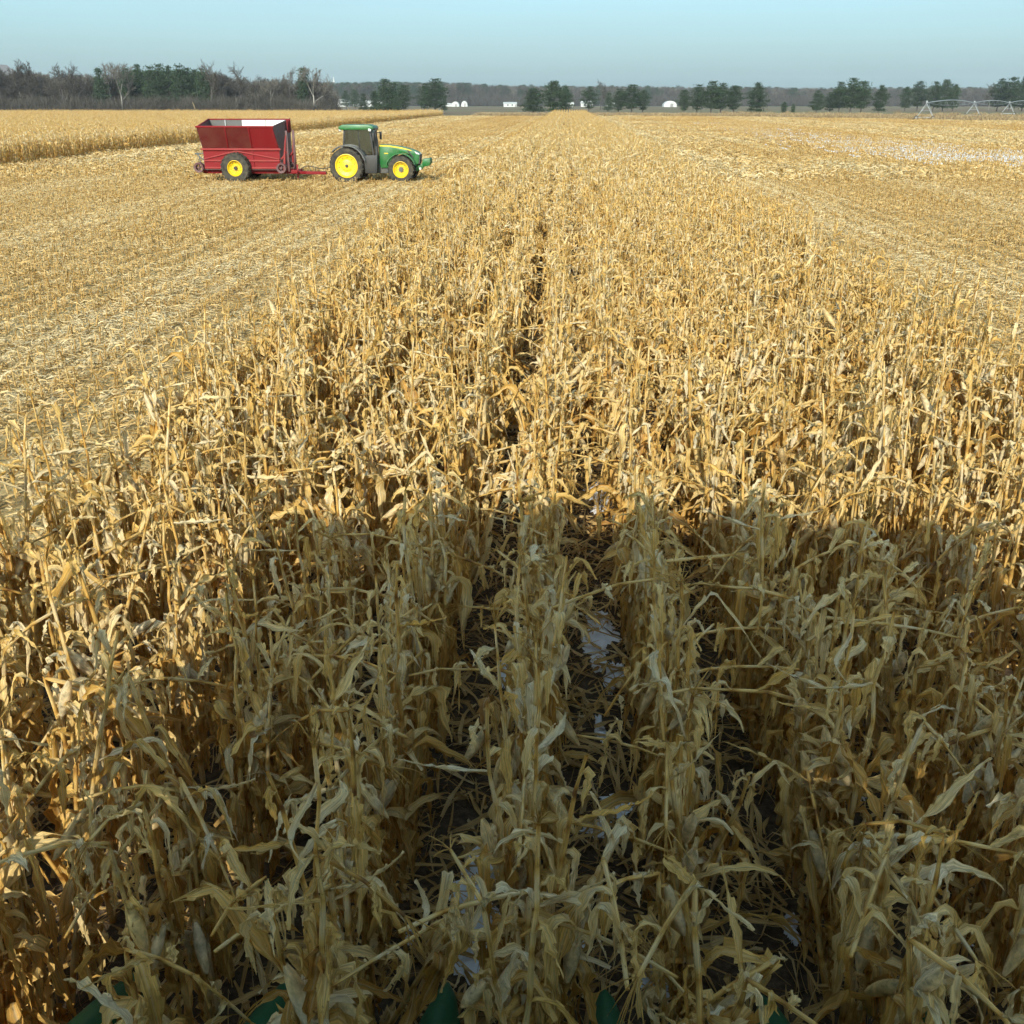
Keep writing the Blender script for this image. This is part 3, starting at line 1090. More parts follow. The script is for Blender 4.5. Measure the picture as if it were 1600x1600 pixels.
for i, (px, py, wpx, lpx, lab) in enumerate([
        (745, 1400, 85, 150, 'largest snow patch, in the furrow beside the front green snout'),
        (742, 1500, 60, 60, 'small snow patch right behind the largest one, by the snout tip'),
        (938, 985, 60, 45, 'snow patch across the middle of the snowy gap between rows'),
        (932, 1022, 36, 40, 'round snow patch just nearer than the wide one in the snowy gap'),
        (960, 1055, 28, 50, 'narrow snow patch along the right row of the snowy gap'),
        (938, 1140, 18, 40, 'thin snow sliver low in the snowy gap at its left row'),
        (972, 1255, 70, 30, 'flat snow patch in the gap under a broken pale leaf'),
        (935, 1296, 55, 22, 'shallow snow strip just nearer than the flat snow patch'),
        (1025, 1520, 40, 75, 'snow patch near the frame bottom in the snowy gap'),
        (895, 1468, 36, 40, 'small snow patch at the foot of the row left of the gap'),
        (935, 768, 42, 30, 'distant snow patch in the gap where sunlight begins'),
        (936, 795, 24, 12, 'tiny bright snow patch below the distant one in the gap'),
        (792, 1050, 28, 50, 'snow patch in the furrow one row left of the snowy gap'),
        (1340, 1232, 30, 40, 'snow patch between the second and third rows right of the gap'),
        (1494, 1468, 40, 24, 'snow patch near the right snout between corn rows'),
        (1236, 1450, 26, 40, 'snow patch in the furrow one row right of the snowy gap'),
        (240, 1005, 32, 26, 'snow patch between rows on the sunlit left side'),
        (640, 1462, 18, 28, 'little snow lump left of the largest snow patch')]):
    p = on_ground(px, py, 0.0)
    d = project(p)[2]
    p2 = on_ground(px, py + lpx / 2) - on_ground(px, py - lpx / 2)
    o = link('snow_patch', snow_blob(40 + i, wpx * d / F * 1.15, max(abs(p2.y), 0.1) * 1.05, 0.018), None, p)
    tag(o, lab, 'snow', 'old snow patches in the furrows')

# thin old snow between the stubble rows low on the right
q = QB()
rg = np.random.default_rng(77)
SNOW_MID = ([1080, 1180, 1300, 1420, 1600, 1720], [192, 205, 222, 236, 247, 252])
for _ in range(1600):
    px = rg.uniform(1080, 1720)
    spread = np.interp(px, [1080, 1200, 1400, 1600], [4, 12, 13, 9])
    py = np.interp(px, *SNOW_MID) + rg.normal(0, spread * 0.55)
    g = on_ground(px, min(max(py, 187), 265))
    X = STRIP_R + 0.381 + 0.762 * round((g.x - STRIP_R) / 0.762 - 0.5)
    L, w = rg.uniform(0.8, 4.5), rg.uniform(0.10, 0.34)
    yy = g.y + np.linspace(-L / 2, L / 2, 5)
    ww = w * np.array([0.15, 0.8, 1.0, 0.7, 0.1]) * rg.uniform(0.7, 1.3, 5)
    xo = X + 0.38 + rg.normal(0, 0.05, 5)
    V = np.stack([np.stack([xo - ww / 2, yy, np.full(5, 0.012)], 1), np.stack([xo, yy, np.full(5, 0.16)], 1), np.stack([xo + ww / 2, yy, np.full(5, 0.012)], 1)], 1)
    q.add(V.reshape(-1, 3), grid_faces(5, 3), np.full((15, 4), 0.5))
o = link('snow_streaks', q.mesh('snow_streaks', M['snow']))
tag(o, 'thin white snow streaks between stubble rows on the right-hand field', 'snow', kind='stuff')


# ------------------------------------------------------------------ wheels
def wheel(parent, loc, r, width, rim_r, rim_mat, tyre_mat, lugs=22, out=-1, hub_r=0.12, hub_mat=None, deep=0.1):
    w = empty('wheel', loc, 0, parent)
    hw = width / 2
    bm = bmesh.new()
    bm_lathe(bm, [(rim_r * 0.98, -hw * 0.8), (rim_r * 1.04, -hw * 0.95), (r * 0.80, -hw * 1.08), (r * 0.93, -hw * 0.97), (r * 0.955, -hw * 0.6), (r * 0.965, 0),
                  (r * 0.955, hw * 0.6), (r * 0.93, hw * 0.97), (r * 0.80, hw * 1.08), (rim_r * 1.04, hw * 0.95), (rim_r * 0.98, hw * 0.8)], 44)
    for k in range(lugs):
        for sgn in (-1, 1):
            a = 2 * math.pi * (k + (0.5 if sgn > 0 else 0)) / lugs
            vs = bm_box(bm, (0, 0, 0), (r * 0.10, hw * 1.02, r * 0.055))
            Mx = Matrix.Rotation(-a, 4, 'Y') @ Matrix.Translation((0, sgn * hw * 0.5, r * 0.965)) @ Matrix.Rotation(sgn * R(38), 4, 'Z')
            bmesh.ops.transform(bm, matrix=Mx, verts=vs)
    finish(bm, 'tyre', tyre_mat, w)
    bm = bmesh.new()
    o = out
    bm_lathe(bm, [(rim_r * 1.02, o * hw * 0.92), (rim_r * 0.97, o * hw * 0.95), (rim_r * 0.90, o * hw * 0.80), (rim_r * 0.86, o * hw * (0.75 - deep)), (rim_r * 0.55, o * hw * (0.62 - deep * 2)),
                  (rim_r * 0.50, o * hw * (0.7 - deep * 2)), (0.02, o * hw * (0.7 - deep * 2)), (0.02, -o * hw * 0.3), (rim_r * 0.9, -o * hw * 0.3), (rim_r * 1.0, -o * hw * 0.9)], 36)
    finish(bm, 'rim', rim_mat, w)
    bm = bmesh.new()
    bm_cyl(bm, (0, -o * hw * 0.2, 0), (0, o * hw * (0.85 - deep), 0), hub_r, hub_r * 0.8, 14)
    for k in range(8):
        a = k * math.pi / 4
        bm_cyl(bm, (rim_r * 0.40 * math.cos(a), o * hw * 0.1, rim_r * 0.40 * math.sin(a)), (rim_r * 0.40 * math.cos(a), o * hw * (0.76 - deep * 2), rim_r * 0.40 * math.sin(a)), 0.022, None, 6)
    for k in range(10):
        a = k * math.pi / 5 + 0.2
        bm_cyl(bm, (rim_r * 0.72 * math.cos(a), o * hw * 0.1, rim_r * 0.72 * math.sin(a)), (rim_r * 0.72 * math.cos(a), o * hw * (0.72 - deep * 1.5), rim_r * 0.72 * math.sin(a)), 0.03, None, 6)
    finish(bm, 'hub', hub_mat or M['black'], w)
    return w


# ------------------------------------------------------------------ tractor
TY = 59.6
tr = empty('tractor', (at_depth(543, 263, TY - 0.95).x, TY, 0))
tag(tr, 'green farm tractor with yellow wheels hitched to the red cart', 'tractor')
for sgn in (-1, 1):
    wheel(tr, (0, sgn * 0.98, 0.93), 0.96, 0.52, 0.62, M['yellow'], M['rubber'], 24, sgn, 0.10)
    wheel(tr, (3.02, sgn * 0.95, 0.74), 0.74, 0.46, 0.43, M['yellow'], M['rubber'], 22, sgn, 0.15, M['grey'], 0.3)
bm = bmesh.new()
bm_prism(bm, [(-0.55, 0.7), (-0.45, 1.15), (1.2, 1.25), (3.6, 1.0), (3.75, 0.65), (2.4, 0.5), (0.3, 0.5)], -0.32, 0.32)
bm_cyl(bm, (0, -0.8, 0.93), (0, 0.8, 0.93), 0.16)
bm_cyl(bm, (3.02, -0.8, 0.74), (3.02, 0.8, 0.74), 0.11)
finish(bm, 'chassis', M['grey'], tr, 0.02)
bm = bmesh.new()
bm_prism(bm, [(1.72, 1.05), (1.72, 2.02), (2.3, 2.0), (3.0, 1.90), (3.6, 1.75), (3.9, 1.62), (3.99, 1.5), (3.93, 1.05), (3.72, 0.88), (3.66, 1.25), (3.45, 1.5), (3.02, 1.6), (2.55, 1.46), (2.3, 1.1), (2.25, 0.8), (1.8, 0.78)], -0.43, 0.43)
hood = finish(bm, 'hood', M['green'], tr, 0.03)
for sgn in (-1, 1):
    bm = bmesh.new()
    bm_prism(bm, [(1.75, 1.93), (1.75, 2.0), (2.3, 1.98), (3.0, 1.88), (3.55, 1.735), (3.55, 1.69), (3.0, 1.81), (2.3, 1.91)], sgn * 0.425, sgn * 0.437)
    finish(bm, 'yellow_stripe', M['yellow'], hood)
    bm = bmesh.new()
    bm_box(bm, (2.12, sgn * 0.436, 1.56), (0.22, 0.008, 0.05))
    finish(bm, 'number_decal', M['yellow'], hood)
    bm = bmesh.new()      # dark vent behind the grille
    bm_prism(bm, [(3.28, 1.72), (3.42, 1.70), (3.64, 1.38), (3.66, 1.24), (3.5, 1.46)], sgn * 0.428, sgn * 0.44)
    finish(bm, 'side_vent', M['black'], hood)
    bm = bmesh.new()
    bm_prism(bm, [(3.72, 1.68), (3.97, 1.56), (3.99, 1.50), (3.80, 1.55)], sgn * 0.40, sgn * 0.442)
    finish(bm, 'headlight', M['lamp'], hood)
    bm = bmesh.new()      # front fender
    pr = [(3.02 + 0.86 * math.cos(R(t)), 0.74 + 0.86 * math.sin(R(t))) for t in range(20, 165, 12)]
    pr += [(3.02 + 0.82 * math.cos(R(t)), 0.74 + 0.82 * math.sin(R(t))) for t in range(164, 19, -12)]
    bm_prism(bm, pr, sgn * 0.72, sgn * 1.2)
    finish(bm, 'front_fender', M['green'], tr)
    bm = bmesh.new()      # rear fender
    pr = [(0.0 + 1.10 * math.cos(R(t)), 0.95 + 1.08 * math.sin(R(t))) for t in range(10, 140, 10)]
    pr += [(0.0 + 1.04 * math.cos(R(t)), 0.95 + 1.02 * math.sin(R(t))) for t in range(139, 9, -10)]
    bm_prism(bm, pr, sgn * 0.70, sgn * 1.25)
    finish(bm, 'rear_fender', M['grey'], tr)
bm = bmesh.new()
bm_prism(bm, [(3.80, 1.02), (3.99, 1.5), (4.03, 1.5), (3.98, 1.0)], -0.40, 0.40)
for k in range(6):
    bm_box(bm, (4.02 - 0.006 * k, 0, 1.42 - 0.07 * k), (0.03, 0.76, 0.02))
finish(bm, 'grille', M['black'], hood)
bm = bmesh.new()
bm_prism(bm, [(3.7, 0.62), (3.72, 0.95), (4.2, 1.02), (4.2, 0.85), (4.0, 0.66)], -0.2, 0.2)
finish(bm, 'weight_bracket', M['green'], tr, 0.01)
bm = bmesh.new()
for k in range(10):
    y = -0.5 + k * 0.1
    bm_prism(bm, [(4.12, 0.98), (4.16, 1.26), (4.58, 1.30), (4.60, 1.06), (4.48, 0.90), (4.2, 0.88)], y, y + 0.088)
finish(bm, 'front_weights', M['green'], tr, 0.006)
for sgn in (-1, 1):
    bm = bmesh.new()
    bm_cyl(bm, (3.95, sgn * 0.3, 0.74), (4.05, sgn * 0.3, 0.74), 0.07)
    finish(bm, 'front_lamp', M['lamp'], tr)
# cab
cab = empty('cab', (0, 0, 0), 0, tr)
bm = bmesh.new()
bm_prism(bm, [(-0.25, 1.15), (-0.3, 1.75), (0.15, 1.85), (0.75, 1.75), (1.15, 1.2), (1.6, 1.15), (1.55, 0.95), (0.2, 0.95)], -0.72, 0.72)
finish(bm, 'cab_base', M['black'], cab, 0.02)
bm = bmesh.new()
bm_box(bm, (0.3, 0, 1.95), (0.5, 0.5, 0.12)); bm_box(bm, (0.05, 0, 2.25), (0.12, 0.48, 0.6), Euler((0, -0.15, 0)))
finish(bm, 'seat', M['black'], cab, 0.03)
bm = bmesh.new()
bm_bar(bm, (1.3, 0, 1.3), (1.0, 0, 1.95), 0.1)
bmesh.ops.create_circle(bm, segments=16, radius=0.2, matrix=Matrix.Translation((0.98, 0, 1.98)) @ Matrix.Rotation(-0.6, 4, 'Y'), cap_ends=True)
finish(bm, 'steering_column', M['black'], cab)
pil = {}
for nm, (x0, x1) in {'rear': (-0.22, -0.12), 'middle': (0.72, 0.66), 'front': (1.5, 1.3)}.items():
    for sgn in (-1, 1):
        bm = bmesh.new()
        bm_bar(bm, (x0, sgn * 0.70, 1.2 if nm == 'front' else 1.72), (x1, sgn * 0.68, 2.80), 0.09 if nm != 'middle' else 0.06)
        finish(bm, 'pillar', M['black'], cab, 0.01)
for sgn in (-1, 1):
    bm = bmesh.new()
    bm_prism(bm, [(-0.2, 1.76), (-0.12, 2.78), (1.3, 2.78), (1.5, 1.22), (1.15, 1.22), (0.75, 1.78)], sgn * 0.685, sgn * 0.69)
    finish(bm, 'side_window', M['glass'], cab)
for (xa, za, xb, zb, nm) in ((1.52, 1.22, 1.32, 2.78, 'windscreen'), (-0.24, 1.76, -0.14, 2.78, 'rear_window')):
    bm = bmesh.new()
    bm_prism(bm, [(xa, za), (xb, zb), (xb + 0.006, zb), (xa + 0.006, za)], -0.66, 0.66)
    finish(bm, nm, M['glass'], cab)
bm = bmesh.new()
bm_prism(bm, [(-0.42, 2.86), (-0.40, 2.96), (-0.2, 3.06), (1.2, 3.06), (1.48, 2.98), (1.55, 2.86), (1.4, 2.80), (-0.3, 2.80)], -0.86, 0.86)
roof = finish(bm, 'roof', M['green'], cab, 0.035)
for (x, y) in ((-0.36, -0.72), (1.3, -0.85), (1.3, 0.85), (-0.36, 0.72)):
    bm = bmesh.new()
    bm_cyl(bm, (x - 0.05, y, 2.80), (x + 0.08, y - 0.04 * (1 if y > 0 else -1), 2.78), 0.075)
    finish(bm, 'roof_lamp', M['lamp'], roof)
bm = bmesh.new()
bm_tube(bm, [(1.62, -0.62, 1.2), (1.62, -0.62, 2.2), (1.62, -0.62, 2.75), (1.72, -0.62, 2.9)], [0.11, 0.13, 0.075, 0.07], 12)
finish(bm, 'exhaust_stack', M['black'], tr)
for sgn in (-1, 1):
    bm = bmesh.new()
    bm_bar(bm, (1.35, sgn * 0.72, 2.6), (1.55, sgn * 1.15, 2.6), 0.04)
    bm_box(bm, (1.58, sgn * 1.18, 2.45), (0.10, 0.22, 0.42))
    finish(bm, 'mirror', M['black'], cab, 0.015)
bm = bmesh.new()
bm_prism(bm, [(0.98, 0.52), (0.95, 1.45), (1.72, 1.5), (1.66, 0.52)], -0.98, -0.55)
finish(bm, 'fuel_tank', M['black'], tr, 0.04)
st = empty('steps', (0, 0, 0), 0, tr)
for k in range(4):
    bm = bmesh.new()
    bm_box(bm, (1.35, 0.82 + 0.02 * k, 0.5 + 0.26 * k), (0.5, 0.3, 0.03))
    finish(bm, 'tread', M['grey'], st)
bm = bmesh.new()
bm_bar(bm, (-0.4, -0.3, 0.8), (-1.1, -0.42, 0.62), 0.08); bm_bar(bm, (-0.4, 0.3, 0.8), (-1.1, 0.42, 0.62), 0.08)
bm_bar(bm, (-0.4, -0.35, 1.3), (-0.95, -0.42, 1.1), 0.10); bm_bar(bm, (-0.95, -0.42, 1.15), (-1.05, -0.42, 0.6), 0.06)
bm_bar(bm, (-0.35, 0, 0.55), (-1.15, 0, 0.5), 0.12, 0.06)
finish(bm, 'hitch', M['green'], tr, 0.008)

# ------------------------------------------------------------------ red dump cart
CY = 59.6
ct = empty('dump_cart', (at_depth(368, 262, CY - 1.3).x, CY, 0))
tag(ct, 'red high-sided dump cart standing behind the green tractor', 'cart')
for sgn in (-1, 1):
    wheel(ct, (0, sgn * 1.18, 0.80), 0.82, 0.56, 0.42, M['yellow'], M['rubber'], 20, sgn, 0.12, M['black'], 0.25)
bm = bmesh.new()
bm_cyl(bm, (0, -1.0, 0.80), (0, 1.0, 0.80), 0.08)
bm_box(bm, (0.6, -0.55, 0.58), (5.4, 0.14, 0.2)); bm_box(bm, (0.6, 0.55, 0.58), (5.4, 0.14, 0.2))
bm_box(bm, (-1.7, 0, 0.58), (0.14, 1.3, 0.18)); bm_box(bm, (2.7, 0, 0.58), (0.14, 1.3, 0.18))
finish(bm, 'undercarriage', M['red'], ct, 0.01)
# hopper: near side flares out above the middle beam
XA, XB = -1.85, 2.45
ZB, ZM, ZT, ZF = 0.72, 1.78, 2.95, 3.30
YN, YT, YF = -0.92, -1.62, 1.75
def panel(name, quad, mat, parent, th=0.03):
    q = [Vector(v) for v in quad]
    n = (q[1] - q[0]).cross(q[-1] - q[0]).normalized()
    bm = bmesh.new()
    lo = [bm.verts.new(v) for v in q]
    hi = [bm.verts.new(v + n * th) for v in q]
    bm.faces.new(lo[::-1]); bm.faces.new(hi)
    for k in range(len(q)):
        bm.faces.new((lo[k], lo[(k + 1) % len(q)], hi[(k + 1) % len(q)], hi[k]))
    return finish(bm, name, mat, parent)
XTA, XTB = XA + 0.02, XB - 0.12
cuts_t = [XTA, XTA + 1.55, XTA + 2.85, XTB]
cuts_m = [XA, XA + 1.45, XA + 2.80, XB]
for k in range(3):
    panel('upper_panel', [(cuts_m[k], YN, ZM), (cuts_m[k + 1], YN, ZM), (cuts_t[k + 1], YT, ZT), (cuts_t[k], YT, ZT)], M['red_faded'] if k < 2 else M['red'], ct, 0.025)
    panel('lower_panel', [(cuts_m[k], YN, ZB), (cuts_m[k + 1], YN, ZB), (cuts_m[k + 1], YN, ZM), (cuts_m[k], YN, ZM)], M['red'], ct, 0.025)
far_x = [XA, XA + 1.5, XA + 2.9, XB]          # rear third grey, the rear wall's shadow put into its colour; rest white
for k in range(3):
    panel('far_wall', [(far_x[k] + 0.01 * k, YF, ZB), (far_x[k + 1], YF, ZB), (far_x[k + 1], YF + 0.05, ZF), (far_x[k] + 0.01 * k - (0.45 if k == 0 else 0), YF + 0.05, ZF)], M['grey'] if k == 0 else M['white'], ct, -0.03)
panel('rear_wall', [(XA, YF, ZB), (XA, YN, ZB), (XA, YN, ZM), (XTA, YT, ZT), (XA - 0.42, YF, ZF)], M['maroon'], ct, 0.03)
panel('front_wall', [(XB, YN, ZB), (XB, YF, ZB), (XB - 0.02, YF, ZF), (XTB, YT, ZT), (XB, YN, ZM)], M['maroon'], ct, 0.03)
panel('floor', [(XA, YN, ZB), (XB, YN, ZB), (XB, YF, ZB), (XA, YF, ZB)], M['grey'], ct, -0.03)
def cart_bar(name, a, b, w, h, mat):
    bm = bmesh.new()
    bm_bar(bm, a, b, w, h)
    return finish(bm, name, mat, ct, 0.008)
cart_bar('top_rail', (XTA - 0.08, YT - 0.02, ZT + 0.02), (XTB + 0.1, YT - 0.02, ZT + 0.02), 0.09, 0.09, M['red'])
cart_bar('top_rail', (XA - 0.45, YF + 0.06, ZF), (XB, YF + 0.06, ZF), 0.07, 0.07, M['red'])
cart_bar('top_rail', (XTA, YT, ZT), (XA - 0.42, YF, ZF), 0.07, 0.07, M['red'])
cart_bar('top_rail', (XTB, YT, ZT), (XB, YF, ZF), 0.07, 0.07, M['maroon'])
cart_bar('middle_beam', (XA - 0.1, YN - 0.08, ZM), (XB + 0.1, YN - 0.08, ZM), 0.12, 0.10, M['pink_red'])
cart_bar('lower_beam', (XA, YN - 0.06, 1.18), (XB, YN - 0.06, 1.18), 0.07, 0.09, M['pink_red'])
cart_bar('bottom_beam', (XA, YN - 0.05, 0.80), (XB, YN - 0.05, 0.80), 0.06, 0.10, M['pink_red'])
cart_bar('brace', (XA + 0.02, YN - 0.07, 1.27), (0.0, YN - 0.07, 1.68), 0.05, 0.07, M['pink_red'])
cart_bar('brace', (XB - 0.02, YN - 0.07, 1.27), (0.05, YN - 0.07, 1.68), 0.05, 0.07, M['pink_red'])
cart_bar('brace', (0.02, YN - 0.07, 1.2), (0.02, YN - 0.07, 1.66), 0.05, 0.07, M['pink_red'])
for k in (1, 2):
    cart_bar('rib', (cuts_m[k], YN - 0.05, ZM), (cuts_t[k], YT - 0.05, ZT), 0.07, 0.07, M['red'])
    cart_bar('rib', (cuts_m[k] + 0.03, YN - 0.05, 0.85), (cuts_m[k], YN - 0.05, ZM - 0.05), 0.07, 0.05, M['red'])
cart_bar('rib', (XB - 0.03, YN - 0.03, ZM), (XTB, YT - 0.03, ZT), 0.07, 0.07, M['red'])
for x in (XA + 0.55, XA + 2.9, XB - 0.3):
    cart_bar('inner_post', (x, YF - 0.06, 1.2), (x, YF - 0.02, ZF - 0.03), 0.04, 0.05, M['steel'])
for k in range(4):
    cart_bar('front_slat', (XB + 0.06, YF - 0.1 - 0.22 * k, 2.6), (XB + 0.06, YF - 0.1 - 0.22 * k, ZF + 0.06 - 0.02 * k), 0.07, 0.05, M['red'])
bm = bmesh.new()
for k in range(7):
    bm_box(bm, (XB - 1.05 + 0.055 * k, YT + 0.30 - 0.02, ZT - 0.42), (0.038, 0.01, 0.07 if k % 3 else 0.085), Euler((0.58, 0, 0)))
finish(bm, 'lettering', M['orange'], ct)
# lift arms and mast at the front, brackets at the back
for sgn in (-1, 1):
    cart_bar('lift_mast', (XB + 0.42, sgn * 0.75, 0.6), (XB + 0.42, sgn * 0.75, 2.75), 0.10, 0.12, M['maroon'])
    cart_bar('lift_arm', (XB + 0.05, sgn * 0.85, 1.25), (XB + 0.42, sgn * 0.75, 1.7), 0.08, 0.08, M['pink_red'])
    bm = bmesh.new()
    bm_tube(bm, [(XB + 0.2, sgn * 0.95, 0.62), (XB + 0.28, sgn * 0.92, 1.5), (XB + 0.40, sgn * 0.85, 2.5)], [0.06, 0.06, 0.035], 8)
    finish(bm, 'lift_cylinder', M['pink_red'], ct)
    cart_bar('rear_bracket', (XA - 0.02, sgn * 0.8, 1.15), (XA - 0.45, sgn * 0.8, 1.52), 0.06, 0.06, M['grey'])
    cart_bar('rear_bracket', (XA - 0.55, sgn * 0.8, 1.55), (XA + 0.0, sgn * 0.8, 1.55), 0.06, 0.06, M['grey'])
    cart_bar('rear_bracket', (XA - 0.20, sgn * 0.8, 0.78), (XA - 0.35, sgn * 0.8, 1.52), 0.05, 0.05, M['grey'])
    for (x, z) in ((XA - 0.30, 0.82), (XB + 0.08, 0.80)):
        bm = bmesh.new()
        bm_lathe(bm, [(0.17, -0.16), (0.27, -0.17), (0.28, 0), (0.27, 0.17), (0.17, 0.16), (0.16, 0.0), (0.17, -0.16)], 20)
        bm_bar(bm, (-0.2, 0, 0), (0.2, 0, 0), 0.06); bm_bar(bm, (0, 0, -0.2), (0, 0, 0.2), 0.06)
        bm_cyl(bm, (0, -0.14, 0), (0, 0.14, 0), 0.06, None, 10)
        finish(bm, 'roller', M['maroon'], ct, 0, (x, sgn * 0.98, z))
cart_bar('tongue', (XB, 0, 0.52), (XB + 2.35, 0, 0.48), 0.22, 0.16, M['red'])
cart_bar('tongue', (XB, -0.5, 0.54), (XB + 1.2, -0.05, 0.50), 0.12, 0.14, M['red'])
cart_bar('tongue', (XB, 0.5, 0.54), (XB + 1.2, 0.05, 0.50), 0.12, 0.14, M['red'])
cart_bar('jack', (XB + 0.75, -0.12, 0.2), (XB + 0.75, -0.12, 0.95), 0.09, 0.09, M['pink_red'])
tip = ct.location.x + XB + 2.35
bm = bmesh.new()
gap = (tr.location.x - 0.45) - (ct.location.x + XB + 0.8)
bm_tube(bm, [(XB + 0.8 + gap * t, -0.1 + 0.05 * math.sin(6 * t), 0.62 + 0.32 * t + 0.22 * math.sin(t * 7.5) * (1 - t)) for t in np.linspace(0, 1, 14)], 0.025, 6)
finish(bm, 'hydraulic_hose', M['black'], ct)


# ------------------------------------------------------------------ combine harvester under and behind the camera
cb = empty('combine_harvester', (-0.35, 0.0, 0))
tag(cb, 'green combine whose corn head pokes up between the nearest rows', 'combine')
hd = empty('corn_head', (0, 0, 0), 0, cb)
for k in range(-6, 7):
    X = -0.12 + 0.762 * (k + 0.5) if k < 6 else -0.12 + 0.762 * 6.5
    yt = 3.66
    # a pointed hood: rounded top, rising to the rear
    rings = []
    bm = bmesh.new()
    for j, f in enumerate((0.0, 0.06, 0.22, 0.45, 0.7, 1.0)):
        w = 0.012 + 0.235 * f ** 0.62
        y = yt - 1.55 * f
        z0 = 0.17 + 0.24 * f
        hgt = 0.05 + 0.50 * f ** 0.8
        prof = [(-w, 0), (-w * 0.97, hgt * 0.35), (-w * 0.72, hgt * 0.78), (-w * 0.28, hgt * 0.98), (0, hgt * 1.02), (w * 0.28, hgt * 0.98), (w * 0.72, hgt * 0.78), (w * 0.97, hgt * 0.35), (w, 0)]
        rings.append([bm.verts.new((a, y, z0 + b)) for a, b in prof])
    for A, B in zip(rings, rings[1:]):
        for i in range(len(A) - 1):
            bm.faces.new((A[i], A[i + 1], B[i + 1], B[i]))
        bm.faces.new((A[-1], A[0], B[0], B[-1]))
    bm.faces.new(rings[0]); bm.faces.new(rings[-1][::-1])
    finish(bm, 'snout', M['dark_green'], hd, 0, (X + 0.35, 0, 0), 50)
bm = bmesh.new()
bm_prism(bm, [(0, 0), (0.0, 0.0)][:0] or [(1.1, 0.35), (1.1, 1.05), (1.3, 1.1), (1.5, 0.6), (2.1, 0.5), (2.1, 0.28)], -4.6, 5.1)
for v in bm.verts: v.co = (v.co.y, v.co.x, v.co.z)
finish(bm, 'header_trough', M['dark_green'], hd)
bm = bmesh.new()
bm_cyl(bm, (-4.5, 1.45, 0.72), (5.0, 1.45, 0.72), 0.2, None, 16)
finish(bm, 'auger', M['grey'], hd)
bm = bmesh.new()
bm_prism(bm, [(1.2, 0.4), (1.2, 1.0), (-1.6, 2.3), (-1.6, 1.5)], -0.75, 0.75)
for v in bm.verts: v.co = (v.co.y, v.co.x, v.co.z)
finish(bm, 'feeder_house', M['green'], cb, 0.02)
bm = bmesh.new()
bm_prism(bm, [(-1.0, 1.2), (-1.0, 3.1), (-1.5, 4.1), (-5.0, 4.1), (-8.2, 3.2), (-8.4, 1.6), (-6.0, 1.1)], -1.75, 1.75)
for v in bm.verts: v.co = (v.co.y, v.co.x, v.co.z)
finish(bm, 'body', M['green'], cb, 0.05)
bm = bmesh.new()
pr = [(-1.75, -1.5, 4.1), (1.75, -1.5, 4.1), (1.75, -4.8, 4.1), (-1.75, -4.8, 4.1)]
pt = [(-2.6, -1.15, 5.5), (2.4, -1.15, 5.6), (2.4, -5.2, 5.6), (-2.6, -5.2, 5.5)]
lo = [bm.verts.new(p) for p in pr]; hi = [bm.verts.new(p) for p in pt]
for k in range(4): bm.faces.new((lo[k], lo[(k + 1) % 4], hi[(k + 1) % 4], hi[k]))
finish(bm, 'grain_tank', M['dark_green'], cb)
bm = bmesh.new()
bm_tube(bm, [(-1.9, -1.2, 3.0), (-1.95, -1.5, 3.7), (-2.0, -4.0, 3.75), (-2.05, -8.5, 3.6)], 0.22, 12)
finish(bm, 'unloading_auger', M['green'], cb)
cabc = empty('cab', (0, 0, 0), 0, cb)
bm = bmesh.new()
bm_prism(bm, [(0.65, 4.60), (0.78, 4.64), (0.7, 4.70), (-0.6, 4.80), (-1.05, 4.78), (-1.05, 4.60)], -1.25, 1.25)
for v in bm.verts: v.co = (v.co.y, v.co.x, v.co.z)
finish(bm, 'roof', M['green'], cabc, 0.04)
bm = bmesh.new()
bm_box(bm, (0, -0.1, 2.62), (1.9, 1.7, 0.12))
finish(bm, 'floor', M['black'], cabc)
bm = bmesh.new()
bm_box(bm, (0, -1.0, 3.4), (1.9, 0.06, 1.5))
finish(bm, 'rear_wall', M['black'], cabc)
for sx in (-1, 1):
    for (y0, y1) in ((-0.98, -0.98), (-0.38, -0.42)):
        bm = bmesh.new()
        bm_bar(bm, (sx * 0.95, y0, 2.6), (sx * 1.0, y1, 4.64), 0.10)
        finish(bm, 'pillar', M['black'], cabc)
bm = bmesh.new()
bm_box(bm, (0, -0.62, 3.05), (0.6, 0.55, 0.14)); bm_box(bm, (0, -0.88, 3.5), (0.58, 0.14, 0.85))
finish(bm, 'seat', M['black'], cabc, 0.03)
for sx in (-1, 1):
    w = wheel(cb, (sx * 2.0, -0.9, 1.0), 1.0, 0.75, 0.55, M['yellow'], M['rubber'], 22, 1, 0.15)
    w.rotation_euler = (0, 0, -math.pi / 2 * 1 if sx > 0 else math.pi / 2)
    w = wheel(cb, (sx * 1.6, -7.0, 0.7), 0.7, 0.5, 0.4, M['yellow'], M['rubber'], 20, 1, 0.12)
    w.rotation_euler = (0, 0, -math.pi / 2 if sx > 0 else math.pi / 2)
bm = bmesh.new()
for k in range(8):
    bm_box(bm, (-1.45 - 0.07 * (7 - k), 0.25, 0.5 + 0.3 * k), (0.12, 0.55, 0.04))
bm_bar(bm, (-2.05, 0.0, 0.45), (-1.5, 0.0, 2.75), 0.05); bm_bar(bm, (-2.05, 0.5, 0.45), (-1.5, 0.5, 2.75), 0.05)
bm_box(bm, (-1.35, -0.1, 2.68), (0.75, 1.3, 0.05))
finish(bm, 'ladder', M['black'], cb)

